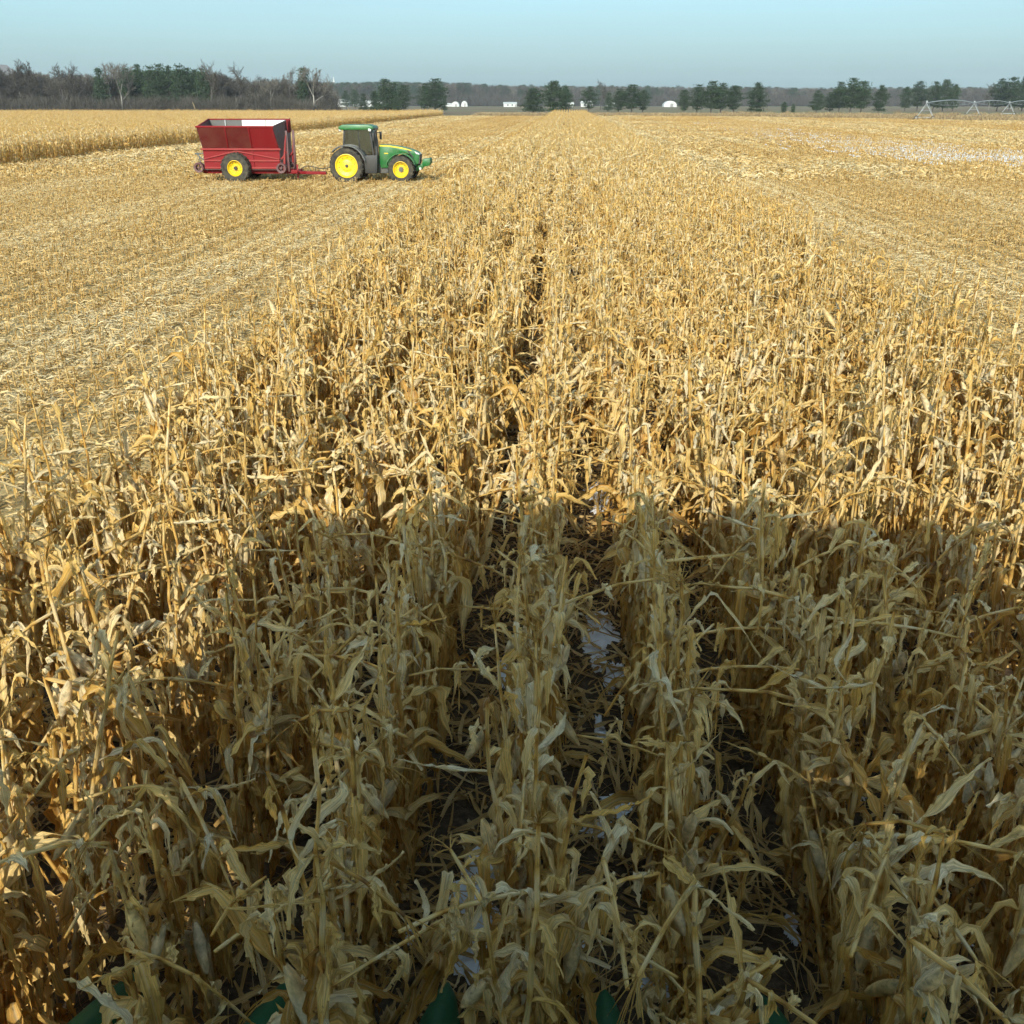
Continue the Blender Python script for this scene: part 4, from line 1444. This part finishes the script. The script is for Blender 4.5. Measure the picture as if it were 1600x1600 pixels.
# ------------------------------------------------------------------ trees
def pine_parts(seed, h=12.0, style='broad'):
    """returns (trunk QB, crown QB); crown = needle clumps on whorled limbs"""
    rg = np.random.default_rng(seed)
    trunk, crown = QB(), QB()
    lean = rg.normal(0, 0.015, 2)
    zs = np.linspace(0, 1, 7)
    path = np.stack([lean[0] * zs * h, lean[1] * zs * h, zs * h * 0.96], 1)
    trunk.merge(tube_qb(path, 0.018 * h * (1 - 0.9 * zs), 0.3, 6))
    lo = {'broad': 0.16, 'spire': 0.12, 'tall': 0.20}[style]
    nwh = int({'broad': 13, 'spire': 16, 'tall': 12}[style])
    for i in range(nwh):
        f = lo + (1.0 - lo) * (i + rg.uniform(-0.3, 0.3)) / (nwh - 1)
        f = min(f, 1.0)
        g = (f - lo) / (1 - lo)
        if style == 'broad':
            rad = h * 0.30 * (math.sin(math.pi * min(0.22 + 0.80 * g, 1)) ** 0.7) * rg.uniform(0.75, 1.2) + 0.25
        elif style == 'spire':
            rad = h * 0.20 * (1 - g) ** 0.8 * rg.uniform(0.7, 1.25) + 0.2
        else:
            rad = h * 0.22 * (math.sin(math.pi * min(0.15 + 0.85 * g, 1)) ** 0.8) * rg.uniform(0.7, 1.25) + 0.25
        nb = 5 if rad > 1 else 3
        a0 = rg.uniform(0, 6.28)
        for b in range(nb):
            a = a0 + b * 6.283 / nb + rg.normal(0, 0.25)
            rr = rad * rg.uniform(0.6, 1.1)
            base = np.array([lean[0] * f * h, lean[1] * f * h, f * h * 0.96])
            tipp = base + np.array([rr * math.cos(a), rr * math.sin(a), rr * rg.uniform(-0.05, 0.35)])
            trunk.merge(tube_qb(np.vstack([base, (base + tipp) / 2, tipp]), [0.005 * h, 0.003 * h, 0.0015 * h], 0.25, 3))
            ncl = max(2, int(rr / 0.55))
            for c in range(ncl):
                t = 0.35 + 0.7 * (c + rg.random()) / ncl
                ctr = base + (tipp - base) * t + rg.normal(0, 0.10, 3) * rr * 0.5
                cs = h * rg.uniform(0.035, 0.06)
                hue = 0.25 + 0.5 * rg.random()
                n = 20
                d = rg.normal(0, 1, (n, 3)) * np.array([cs, cs, cs * 0.45]) + ctr
                t1 = rg.normal(0, 1, (n, 3)); t1 /= np.linalg.norm(t1, axis=1)[:, None]
                t2 = np.cross(t1, rg.normal(0, 1, (n, 3))); t2 /= np.linalg.norm(t2, axis=1)[:, None] + 1e-9
                l = h * 0.019 * rg.uniform(0.7, 1.4, (n, 1))
                w = l * 0.42
                V = np.stack([d - t1 * l, d + t2 * w, d + t1 * l, d - t2 * w], 1).reshape(-1, 3)
                col = np.full((n * 4, 4), 0.5)
                col[:, 0] = np.repeat(np.clip(hue + rg.normal(0, 0.15, n), 0, 1), 4)
                crown.add(V, np.arange(n * 4).reshape(n, 4), col)
    return trunk, crown


def bare_parts(seed, h=16.0, spread=0.5, pale=0.4, forkz=0.35):
    rg = np.random.default_rng(seed)
    trunk, crown = QB(), QB()

    def grow(p, d, length, r, depth):
        n = 4
        pts = [p]
        dd = d.copy()
        for _ in range(n - 1):
            dd = dd + rg.normal(0, 0.10 + 0.03 * depth, 3)
            dd[2] += 0.05
            dd /= np.linalg.norm(dd)
            pts.append(pts[-1] + dd * length / (n - 1))
        r1 = r * (0.62 if depth < 2 else 0.5)
        (trunk if depth < 2 else crown).merge(tube_qb(np.array(pts), np.linspace(r, r1, n), pale + rg.normal(0, 0.06), 5 if depth < 2 else 3, rg.random()))
        if depth >= 5: return
        nb = {0: 3, 1: 4, 2: 4, 3: 4, 4: 3}[depth]
        for b in range(nb):
            t = 1.0 if b == 0 else rg.uniform(0.35, 1.0)
            i = min(int(t * (n - 1)), n - 2)
            q0 = pts[i] + (pts[i + 1] - pts[i]) * (t * (n - 1) - i)
            nd = dd + rg.normal(0, 1, 3) * spread * (0.55 if b == 0 else 1.0)
            nd[2] = nd[2] * (0.9 if depth < 2 else 0.7) + 0.22
            nd /= np.linalg.norm(nd)
            grow(q0, nd, length * rg.uniform(0.55, 0.78), max(r1 * rg.uniform(0.5, 0.8), 0.048), depth + 1)
    grow(np.zeros(3), np.array([rg.normal(0, 0.03), rg.normal(0, 0.03), 1.0]), h * forkz, h * 0.016, 0)
    # make it exactly h tall
    zmax = max(v[:, 2].max() for v in crown.v)
    for qb in (trunk, crown):
        qb.v = [v * np.float32(h / zmax) if False else np.stack([v[:, 0] * h / zmax, v[:, 1] * h / zmax, v[:, 2] * h / zmax], 1).astype(np.float32) for v in qb.v]
    return trunk, crown


def brush_qb(seed, h=5.0, w=6.0, n=420):
    rg = np.random.default_rng(seed)
    q = QB()
    for _ in range(n):
        x, y = rg.uniform(-w / 2, w / 2), rg.uniform(-w / 2, w / 2)
        z0 = rg.uniform(0, h * 0.7)
        L = rg.uniform(0.7, 2.2)
        d = np.array([rg.normal(0, 0.45), rg.normal(0, 0.45), 1.0])
        d /= np.linalg.norm(d)
        p = np.array([x, y, z0])
        a = rg.uniform(0, 3.14)
        wv = np.array([math.cos(a), math.sin(a), 0]) * rg.uniform(0.015, 0.06)
        q.add([p - wv, p + wv, p + d * L + wv * 0.4, p + d * L - wv * 0.4], [[0, 1, 2, 3]], np.tile([rg.uniform(0.15, 0.6), 0.5, 0.5, 0.5], (4, 1)))
    return q


PINE = {}
for st_, sd in (('broad', (1, 2, 3, 4)), ('spire', (5, 6, 7)), ('tall', (8, 9, 10, 11))):
    PINE[st_] = []
    for s_ in sd:
        t_, c_ = pine_parts(s_, 12.0, st_)
        PINE[st_].append((t_.mesh('pine_trunk', M['bark'], True), c_.mesh('pine_crown', M['needle'], False)))
BARE = []
for s_, (sp_, pa_, fk_) in enumerate([(0.42, 0.35, 0.30), (0.55, 0.30, 0.26), (0.38, 0.75, 0.36), (0.60, 0.35, 0.32), (0.45, 0.25, 0.42), (0.35, 0.55, 0.30)]):
    t_, c_ = bare_parts(40 + s_, 16.0, sp_, pa_, fk_)
    BARE.append((t_.mesh('bare_trunk', M['bark'], True), c_.mesh('bare_branches', M['twig'], False)))


def px_height(px, top, Y):
    """height of a thing standing on the ground at distance Y whose tip is at image row top"""
    return at_depth(px, top, Y).z


def put_tree(name, meshes, nat_h, px, top, Y, label, cat, group, wid=1.0, rz=None):
    hgt = px_height(px, top, Y)
    o = empty(name, (x_at(px, Y), Y, 0), rng.uniform(0, 6.28) if rz is None else rz)
    k = hgt / nat_h
    o.scale = (k * wid, k * wid, k)
    tag(o, label, cat, group)
    link('trunk', meshes[0], o)
    link('crown', meshes[1], o)
    return o


pines = [   # image column, tip row, distance, style, width, label
    (601, 124, 430, 'spire', 1.3, 'tallest spire-shaped pine in the clump above the tractor cab'),
    (613, 130, 440, 'spire', 1.2, 'slim pine touching the right side of the tallest spire pine'),
    (586, 143, 450, 'spire', 1.3, 'short pine left of the tallest spire-shaped pine'),
    (569, 147, 470, 'spire', 1.2, 'small dark pine standing between two white houses'),
    (555, 141, 640, 'tall', 1.0, 'hazy pine behind the small dark pine near the white houses'),
    (541, 143, 660, 'tall', 1.0, 'faint hazy pine at the end of the bare woods'),
    (619, 147, 425, 'spire', 1.0, 'low thin pine between the spire pine and the rounded one'),
    (631, 133, 435, 'tall', 1.1, 'rounded pine right of the spire-shaped clump'),
    (664, 131, 440, 'tall', 1.1, 'thinner pine of the pair above the end of the uncut block'),
    (681, 124, 425, 'tall', 1.35, 'thicker, taller pine of the pair above the uncut block'),
    (694, 153, 520, 'spire', 1.0, 'tiny pine beside the white bins right of the pair'),
    (833, 139, 415, 'spire', 2.1, 'low cone-shaped pine left of the big round one'),
    (866, 127, 400, 'broad', 1.15, 'big round pine standing at the end of the uncut strip'),
    (884, 136, 405, 'tall', 1.0, 'narrow pine against the right flank of the big round pine'),
    (920, 136, 470, 'tall', 1.2, 'lone pine above the white house right of the strip'),
    (950, 146, 520, 'spire', 1.2, 'small hazy pine between two white houses right of the strip'),
    (966, 140, 430, 'tall', 1.3, 'left pine of the dense clump right of the strip'),
    (987, 133, 425, 'tall', 1.4, 'tallest pine of the dense clump right of the strip'),
    (1004, 142, 430, 'tall', 1.1, 'right pine of the dense clump, nearest the white shed'),
    (1069, 141, 415, 'tall', 1.0, 'first and lowest pine of the long row right of the shed'),
    (1089, 133, 415, 'tall', 1.1, 'second pine of the long row right of the white shed'),
    (1111, 128, 410, 'tall', 1.3, 'tallest pine of the long row right of the white shed'),
    (1126, 131, 415, 'tall', 1.2, 'fourth pine of the long row right of the white shed'),
    (1146, 134, 415, 'tall', 1.2, 'fifth and last pine of the long row right of the shed'),
    (1182, 130, 405, 'broad', 0.85, 'single broad pine standing alone right of the long row'),
    (1225, 160, 420, 'broad', 0.9, 'low round evergreen bush in the gap between pine rows'),
    (1239, 163, 425, 'broad', 0.7, 'smallest evergreen bush beside the low round one'),
    (1276, 142, 430, 'broad', 0.9, 'low pine at the left end of the second pine row'),
    (1297, 145, 435, 'tall', 1.2, 'second low pine of the second pine row'),
    (1311, 129, 430, 'tall', 1.0, 'slim tall pine left of the second row peak'),
    (1329, 123, 425, 'tall', 1.2, 'peak pine of the second pine row'),
    (1346, 127, 430, 'tall', 1.1, 'pine just right of the second row peak'),
    (1374, 134, 425, 'broad', 0.75, 'separate round pine closing the second pine row'),
    (1414, 136, 560, 'broad', 0.8, 'left pine of the clump behind the irrigation tower'),
    (1433, 128, 560, 'tall', 1.2, 'pointed pine behind and left of the irrigation tower'),
    (1458, 128, 550, 'broad', 0.85, 'round pine directly behind the irrigation tower'),
    (1473, 125, 555, 'broad', 0.85, 'tallest pine of the clump behind the irrigation span'),
    (1489, 132, 560, 'broad', 0.75, 'right pine of the clump behind the irrigation span'),
    (1558, 124, 560, 'broad', 0.9, 'left pine of the big clump at the right frame edge'),
    (1577, 121, 550, 'broad', 1.0, 'middle pine of the big clump at the right frame edge'),
    (1597, 120, 560, 'broad', 1.0, 'last pine, cut by the right frame edge'),
]
for i, (px, top, Y, sty, wid, lab) in enumerate(pines):
    v = PINE[sty][i % len(PINE[sty])]
    put_tree('pine_tree', v, 11.9, px, top - 1, Y, lab, 'tree', 'pines along the far field edge', wid * 1.18)
wood_pines = [(160, 106, 'slim dark pine among pale bare trees in the left woods'), (204, 106, 'first pine of the dark pine stand in the woods'),
              (224, 101, 'second pine of the dark stand, slightly taller than the first'), (239, 103, 'third pine of the dark stand in the left woods'),
              (255, 100, 'tallest pine in the middle of the dark stand'), (270, 103, 'fifth pine of the dark stand in the left woods'),
              (284, 101, 'sixth pine of the dark stand, near its right shoulder'), (298, 106, 'seventh pine of the dark stand in the woods'),
              (311, 109, 'last big pine at the dark stand right end'), (323, 106, 'thin pine touching the tall bare tree beside the stand'), (475, 106, 'ragged thin pine between bare trees at the woods end')]
for i, (px, top, lab) in enumerate(wood_pines):
    sty = ('tall', 'tall', 'broad')[i % 3] if i not in (0, 10) else 'spire'
    put_tree('pine_tree', PINE[sty][i % 3], 11.9, px, top, 398 + 5 * (i % 3), lab, 'tree', 'pines inside the left woods', 0.95 if sty != 'broad' else 0.7)
bares = [(8, 99, 0, 'bare tree at the left frame edge before the pale roof'), (31, 96, 1, 'second bare tree from the left frame edge'), (57, 91, 0, 'tall dense bare tree, highest near the left frame edge'),
         (84, 116, 4, 'short bare tree in the dip of the left woods'), (102, 96, 3, 'left half of the twin-topped bare tree in the woods'), (117, 94, 1, 'right half of the twin-topped bare tree in the woods'),
         (138, 112, 4, 'short bare tree between the twin-topped tree and the slim pine'), (173, 95, 2, 'pale grey bare tree with straight trunk before the pine stand'), (190, 94, 2, 'palest bare tree touching the pine stand left end'),
         (330, 91, 5, 'tall pale bare tree right of the pine stand'), (353, 107, 3, 'lower bare tree between two tall ones right of the pines'), (378, 95, 1, 'broad round bare tree above the red cart middle'),
         (404, 115, 4, 'small bare tree right of the broad round one'), (424, 121, 2, 'low bare tree with a pale straight trunk'), (440, 119, 3, 'low spreading bare tree beside the pale trunk'),
         (457, 103, 5, 'slender bare tree left of the ragged pine'), (490, 101, 2, 'last bare tree of the woods, with a white trunk'), (938, 123, 5, 'large pale bare tree behind pines right of the strip'),
         (1545, 128, 5, 'pale bare tree left of the clump at the right frame edge')]
for i, (px, top, v, lab) in enumerate(bares):
    Y = 392 + 4 * (i % 4) if px < 600 else 640
    put_tree('bare_tree', BARE[v], 16.0, px, top, Y, lab, 'tree', 'bare winter trees', 1.0)
# two leaning dead trunks
for (xa, ya, xb, yb, lab) in ((307, 174, 301, 160, 'pale dead trunk leaning left at the edge of the woods'),):
    a_, b_ = at_depth(xa, ya, 385), at_depth(xb, yb, 385)
    bm = bmesh.new()
    bm_tube(bm, [(0, 0, 0), ((b_ - a_).x * 0.5 + 0.1, 0, b_.z * 0.5), ((b_ - a_).x, 0, b_.z)], [0.16, 0.12, 0.07], 7)
    o = finish(bm, 'leaning_trunk', M['weed'], None, 0, (a_.x, 385, 0))
    at_ = o.data.attributes.new('tint', 'FLOAT_COLOR', 'POINT')
    at_.data.foreach_set('color', np.full(len(o.data.vertices) * 4, 0.8, np.float32))
    tag(o, lab, 'trunk')


def full_tree(tr_cr):
    return tr_cr


def joined_tree_mesh(parts, name):
    q = QB()
    for p in parts: q.merge(p)
    return q


# ---- woods as masses
def tree_source(t_mesh_pair, name):
    a_, b_ = t_mesh_pair
    me = bpy.data.meshes.new(name)
    bm = bmesh.new()
    bm.from_mesh(a_)
    n0 = len(bm.faces)
    bm.from_mesh(b_)
    bm.faces.ensure_lookup_table()
    for i in range(n0, len(bm.faces)): bm.faces[i].material_index = 1
    bm.to_mesh(me)
    bm.free()
    me.materials.append(a_.materials[0])
    me.materials.append(b_.materials[0])
    return me


wood_src = [tree_source(b, 'wood_tree') for b in BARE] + [tree_source(PINE['tall'][0], 'wood_tree'), tree_source(PINE['tall'][2], 'wood_tree'), tree_source(PINE['broad'][1], 'wood_tree')] + \
           [brush_qb(60 + i).mesh('brush', M['twig'], False) for i in range(3)]
wood_c = source_collection('woods', wood_src)
NB = len(BARE)
pts, rots, scl, idx = [], [], [], []
for i in range(520):
    px = rng.uniform(-60, 512)
    Y = rng.uniform(405, 470)
    top = np.interp(px, [-60, 0, 60, 90, 115, 150, 200, 340, 400, 500], [109, 109, 108, 117, 110, 114, 109, 110, 120, 120]) + abs(rng.normal(0, 9))
    h_ = px_height(px, min(top, 155), Y)
    j = rng.integers(NB) if not (195 < px < 330 and rng.random() < 0.5) else NB + rng.integers(3)
    k = h_ / (16.0 if j < NB else 11.9)
    pts.append((x_at(px, Y), Y, 0)); rots.append((0, 0, rng.uniform(0, 6.28))); scl.append((k, k, k)); idx.append(j)
for i in range(420):
    px = rng.uniform(-60, 520)
    Y = rng.uniform(386, 430)
    k = rng.uniform(0.6, 1.5)
    pts.append((x_at(px, Y), Y, 0)); rots.append((0, 0, rng.uniform(0, 6.28))); scl.append((1.2, 1.2, k)); idx.append(NB + 3 + rng.integers(3))
gn_scatter('bare_woods', pts, rots, scl, idx, wood_c, 'grey mass of bare woods and brush behind the left corn block', 'woods')
pts, rots, scl, idx = [], [], [], []
for i in range(1900):
    px = rng.uniform(480, 1700)
    Y = rng.uniform(1250, 1600)
    top = np.interp(px, [480, 520, 700, 760, 900, 1000, 1200, 1300, 1700], [130, 128, 127, 131, 133, 133, 135, 136, 134]) + abs(rng.normal(0, 3.0))
    h_ = px_height(px, top, Y)
    p_con = 0.35 if 500 < px < 700 else 0.10
    j = NB + rng.integers(3) if rng.random() < p_con else rng.integers(NB)
    k = h_ / (16.0 if j < NB else 11.9)
    pts.append((x_at(px, Y), Y, 0)); rots.append((0, 0, rng.uniform(0, 6.28))); scl.append((k * 1.1, k * 1.1, k)); idx.append(j)
for i in range(900):
    px = rng.uniform(480, 1700)
    Y = rng.uniform(1230, 1420)
    pts.append((x_at(px, Y), Y, 0)); rots.append((0, 0, rng.uniform(0, 6.28))); scl.append((3.5, 3.5, rng.uniform(1.5, 3.2))); idx.append(NB + 3 + rng.integers(3))
gn_scatter('far_woods', pts, rots, scl, idx, wood_c, 'hazy belt of woods along the horizon behind the white houses', 'woods')


# ---- weeds along the field edge
def weed_tuft(seed):
    rg = np.random.default_rng(seed)
    q = QB()
    for _ in range(90):
        b = np.array([rg.normal(0, 0.7), rg.normal(0, 0.5), 0])
        hh = rg.uniform(0.4, 1.3)
        d = np.array([rg.normal(0, 0.22), rg.normal(0, 0.22), 1]) * hh
        a = rg.uniform(0, 3.14)
        wv = np.array([math.cos(a), math.sin(a), 0]) * rg.uniform(0.015, 0.045)
        q.add([b - wv, b + wv, b + d + wv * 0.6, b + d - wv * 0.6], [[0, 1, 2, 3]], np.tile([rg.uniform(0.1, 0.95), .5, .5, .5], (4, 1)))
    return q.mesh('weed_tuft', M['weed'], False)


weed_c = source_collection('weeds', [weed_tuft(80 + i) for i in range(5)])
pts, rots, scl, idx = [], [], [], []
for i in range(3400):
    x = rng.uniform(-30, 260)
    y = field_edge(x) + abs(rng.normal(0, 1)) * (12 if x < 60 else 55) + 0.5
    if not in_view(x, y, 5): continue
    pts.append((x, y, -0.02)); rots.append((0, 0, rng.uniform(0, 6.28))); scl.append([rng.uniform(0.8, 1.8)] * 2 + [rng.uniform(0.35, 1.0)]); idx.append(rng.integers(5))
gn_scatter('dry_weeds', pts, rots, scl, idx, weed_c, 'brown dry weeds in the rough land beyond the cut field', 'weeds')


# ------------------------------------------------------------------ far white buildings
def house(px, Y, w, d, hw, hr, label, cat='house', roof='house_grey', rz=0.0, dome=False, windows=2):
    o = empty('hoop_shed' if dome else ('farm_shed' if cat == 'shed' else 'white_house'), (x_at(px, Y), Y, -0.02), rz)
    tag(o, label, cat, 'far white buildings')
    if dome:
        bm = bmesh.new()
        pr = [(w / 2 * math.cos(t), hw * 0.3 + (hw + hr - hw * 0.3) * math.sin(t)) for t in np.linspace(0, math.pi, 13)]
        bm_prism(bm, [(w / 2, 0)] + pr + [(-w / 2, 0)], -d / 2, d / 2)
        finish(bm, 'shell', M['house_white'], o, 0, (0, 0, 0), 40)
        bm = bmesh.new()
        bm_box(bm, (w * 0.1, -d / 2 - 0.05, hw * 0.45), (w * 0.22, 0.06, hw * 0.9))
        finish(bm, 'door', M['house_grey'], o)
        return o
    bm = bmesh.new()
    bm_prism(bm, [(-w / 2, 0), (-w / 2, hw), (w / 2, hw), (w / 2, 0)], -d / 2, d / 2)
    wall = finish(bm, 'wall', M['house_white'], o)
    bm = bmesh.new()
    pr = [(-d / 2 - 0.4, hw - 0.05), (0, hw + hr), (d / 2 + 0.4, hw - 0.05)]
    bm_prism(bm, pr, -w / 2 - 0.4, w / 2 + 0.4)
    for v in bm.verts: v.co = (v.co.y, v.co.x, v.co.z)
    finish(bm, 'roof', M[roof], o)
    for k in range(windows):
        bm = bmesh.new()
        bm_box(bm, (-w / 2 + w * (k + 1) / (windows + 1.0), -d / 2 - 0.03, hw * 0.55), (1.4, 0.08, 1.4))
        finish(bm, 'window', M['window'], o)
    bm = bmesh.new()
    bm_box(bm, (w * 0.42, -d / 2 - 0.03, hw * 0.38), (1.1, 0.08, hw * 0.76))
    finish(bm, 'door', M['house_grey'], o)
    return o


HY = 1150
for (px, w, hw, hr, roof, lab, cat, dome, dY) in [
        (510, 7, 3.0, 1.5, 'house_white', 'leftmost small white shed beside the bare woods end', 'shed', False, 0),
        (523, 8, 3.6, 2.0, 'house_white', 'white house second from the bare woods, above the cab', 'house', False, 0),
        (538, 11, 4.2, 3.0, 'house_white', 'large white house with gabled roof left of the pines', 'house', False, -20),
        (557, 6, 2.6, 1.4, 'house_grey', 'dim low house half hidden by a hazy pine', 'house', False, 60),
        (575, 11, 4.0, 2.2, 'house_white', 'bright wide house between the small pine and the spire clump', 'house', False, -30),
        (596, 8, 3.2, 2.0, 'house_white', 'white house peeping out left of the tallest spire pine', 'house', False, 10),
        (609, 5, 3.8, 2.2, 'house_white', 'narrow white shed peeping out under the spire pines', 'shed', False, 0),
        (693, 4, 2.8, 1.5, 'house_white', 'tiny white shed beside the thicker pine of the pair', 'shed', False, 0),
        (702, 9, 2.2, 1.2, 'house_white', 'long low white shed left of the two round bins', 'shed', False, 30),
        (712, 8, 2.8, 2.2, 'house_white', 'rounded white hoop shed left of the separate one', 'shed', True, 0),
        (726, 6.5, 3.6, 2.0, 'house_white', 'separate rounded white hoop shed in the open field', 'shed', True, -10),
        (797, 13, 3.2, 1.4, 'house_white', 'long white farmhouse alone left of the cone-shaped pine', 'house', False, -60),
        (891, 6, 2.8, 1.8, 'house_white', 'white house by the far end of the uncut strip', 'house', False, -100),
        (917, 12, 3.2, 2.2, 'house_white', 'white house with gable under the lone pine', 'house', False, -60),
        (949, 4, 3.4, 1.4, 'house_white', 'small white shed left of the dense pine clump', 'shed', False, 0),
        (957, 4, 2.6, 1.2, 'house_white', 'second small white shed at the dense pine clump', 'shed', False, -20),
        (1046, 13, 3.4, 2.2, 'house_white', 'wide white hoop shed alone between the pine rows', 'shed', True, -80)]:
    house(px, HY + dY, w, w * 0.7, hw, hr, lab, cat, roof, rng.uniform(-0.2, 0.2), dome, 0 if cat == 'shed' else 2)
# pale shed roof showing above the trees at the left frame edge
o = empty('barn', (x_at(4, 520), 520, 0), -0.25)
tag(o, 'tall barn with a pale sloping roof behind trees at the left frame edge', 'barn', None)
bm = bmesh.new(); bm_prism(bm, [(-9, 0), (-9, 13.5), (0, 20.5), (9, 14.5), (9, 0)], -7, 7); finish(bm, 'wall', M['house_grey'], o)
for (a_, b_) in (((-10, 13.0), (0, 20.8)), ((0, 20.8), (10, 13.9))):
    bm = bmesh.new(); bm_prism(bm, [a_, b_, (b_[0], b_[1] + 0.5), (a_[0], a_[1] + 0.5)], -7.6, 7.6); finish(bm, 'roof', M['house_grey'], o)
    bm = bmesh.new(); bm_bar(bm, (a_[0], -7.65, a_[1] + 0.3), (b_[0], -7.65, b_[1] + 0.3), 0.2, 0.7); finish(bm, 'fascia', M['house_white'], o)
# slender white mast above the wooded rise
o = empty('radio_mast', (x_at(524, 1650), 1650, 0)); tag(o, 'slender white mast rising above the far wooded rise', 'mast')
mh = px_height(524, 120, 1650)
bm = bmesh.new(); bm_tube(bm, [(0, 0, 0), (0, 0, mh * 0.75), (0, 0, mh)], [1.6, 1.2, 0.4], 8); finish(bm, 'pole', M['house_white'], o)
bm = bmesh.new(); bm_box(bm, (0, 0, mh * 0.84), (3.2, 3.2, 1.2)); bm_cyl(bm, (4, 0, mh * 0.70), (6.5, 0, mh * 0.70), 1.2); finish(bm, 'antenna', M['house_white'], o)

# ------------------------------------------------------------------ centre-pivot irrigation machine
pv = empty('irrigation_pivot', (0, 0, 0))
tag(pv, 'galvanised irrigation pivot with arched pipe spans and A-frame towers', 'irrigation machine')
Y0 = 285.0
p0 = Vector((x_at(1447, Y0), Y0, 0))
best = None
for deg in range(20, 90, 1):
    d = Vector((math.cos(R(deg)), math.sin(R(deg)), 0))
    for Ls in (36, 42, 48, 54, 60):
        a1 = project(p0 + d * Ls + Vector((0, 0, 4)))[0]; a2 = project(p0 + d * 2 * Ls + Vector((0, 0, 4)))[0]
        e_ = abs(a1 - 1528) + abs(a2 - 1577)
        if best is None or e_ < best[0]: best = (e_, d, Ls)
_, dv, LS = best
perp = Vector((-dv.y, dv.x, 0))
PIPE = 4.1
for k in range(5):
    b = p0 + dv * LS * k
    t = empty('tower', b, 0, pv)
    for sgn in (-1, 1):
        bm = bmesh.new()
        ft = perp * sgn * 2.1
        bm_bar(bm, (ft.x, ft.y, 0.55), (0, 0, PIPE - 0.1), 0.12)
        finish(bm, 'leg', M['steel'], t)
        bm = bmesh.new()
        bm_bar(bm, (ft.x, ft.y, 0.55), tuple(Vector((0, 0, PIPE)) + dv * 2.2), 0.06)
        finish(bm, 'brace', M['steel'], t)
        w = wheel(t, tuple(Vector((ft.x, ft.y, 0.52))), 0.54, 0.3, 0.3, M['steel'], M['rubber'], 14, sgn, 0.08)
        w.rotation_euler = (0, 0, math.atan2(perp.y, perp.x))
    bm = bmesh.new()
    bm_bar(bm, tuple(perp * -2.1 + Vector((0, 0, 0.6))), tuple(perp * 2.1 + Vector((0, 0, 0.6))), 0.16)
    bm_bar(bm, tuple(perp * -1.1 + Vector((0, 0, 2.2))), tuple(perp * 1.1 + Vector((0, 0, 2.2))), 0.06)
    finish(bm, 'base_beam', M['steel'], t)
    bm = bmesh.new()
    bm_box(bm, (0, 0, PIPE + 0.3), (0.35, 0.3, 0.45))
    finish(bm, 'control_box', M['steel'], t)
    if k < 4:
        sp = empty('span', b, 0, pv)
        bow = [dv * (LS * f) + Vector((0, 0, PIPE + 0.7 * math.sin(math.pi * f))) for f in np.linspace(0, 1, 13)]
        bm = bmesh.new()
        bm_tube(bm, bow, 0.11, 8)
        finish(bm, 'pipe', M['steel'], sp)
        for sgn in (-1, 1):
            low = [dv * (LS * f) + perp * sgn * 0.55 * math.sin(math.pi * f) + Vector((0, 0, PIPE - 0.9 * math.sin(math.pi * f) ** 0.6 + 0.2)) for f in np.linspace(0.001, 0.999, 9)]
            bm = bmesh.new()
            bm_tube(bm, low, 0.015, 4)
            finish(bm, 'truss_rod', M['steel'], sp)
            for i in range(1, 8):
                bm = bmesh.new()
                f = i / 8
                bm_bar(bm, tuple(low[i]), tuple(dv * (LS * f) + Vector((0, 0, PIPE + 0.7 * math.sin(math.pi * f)))), 0.03)
                finish(bm, 'strut', M['steel'], sp)

# ------------------------------------------------------------------ air
HAZE = 0.00011
if HAZE:
    bm = bmesh.new()
    bm_box(bm, (0, 900, 22), (3000, 2200, 50))
    m, ns, ls = new_mat('haze_air')
    out = ns.new('ShaderNodeOutputMaterial')
    pvn = ns.new('ShaderNodeVolumePrincipled')
    pvn.inputs['Color'].default_value = (0.85, 0.92, 1.0, 1)
    pvn.inputs['Density'].default_value = HAZE
    ls.new(pvn.outputs[0], out.inputs['Volume'])
    o = finish(bm, 'haze', m)
    tag(o, 'thin pale haze in the air over the fields', 'haze', kind='stuff')
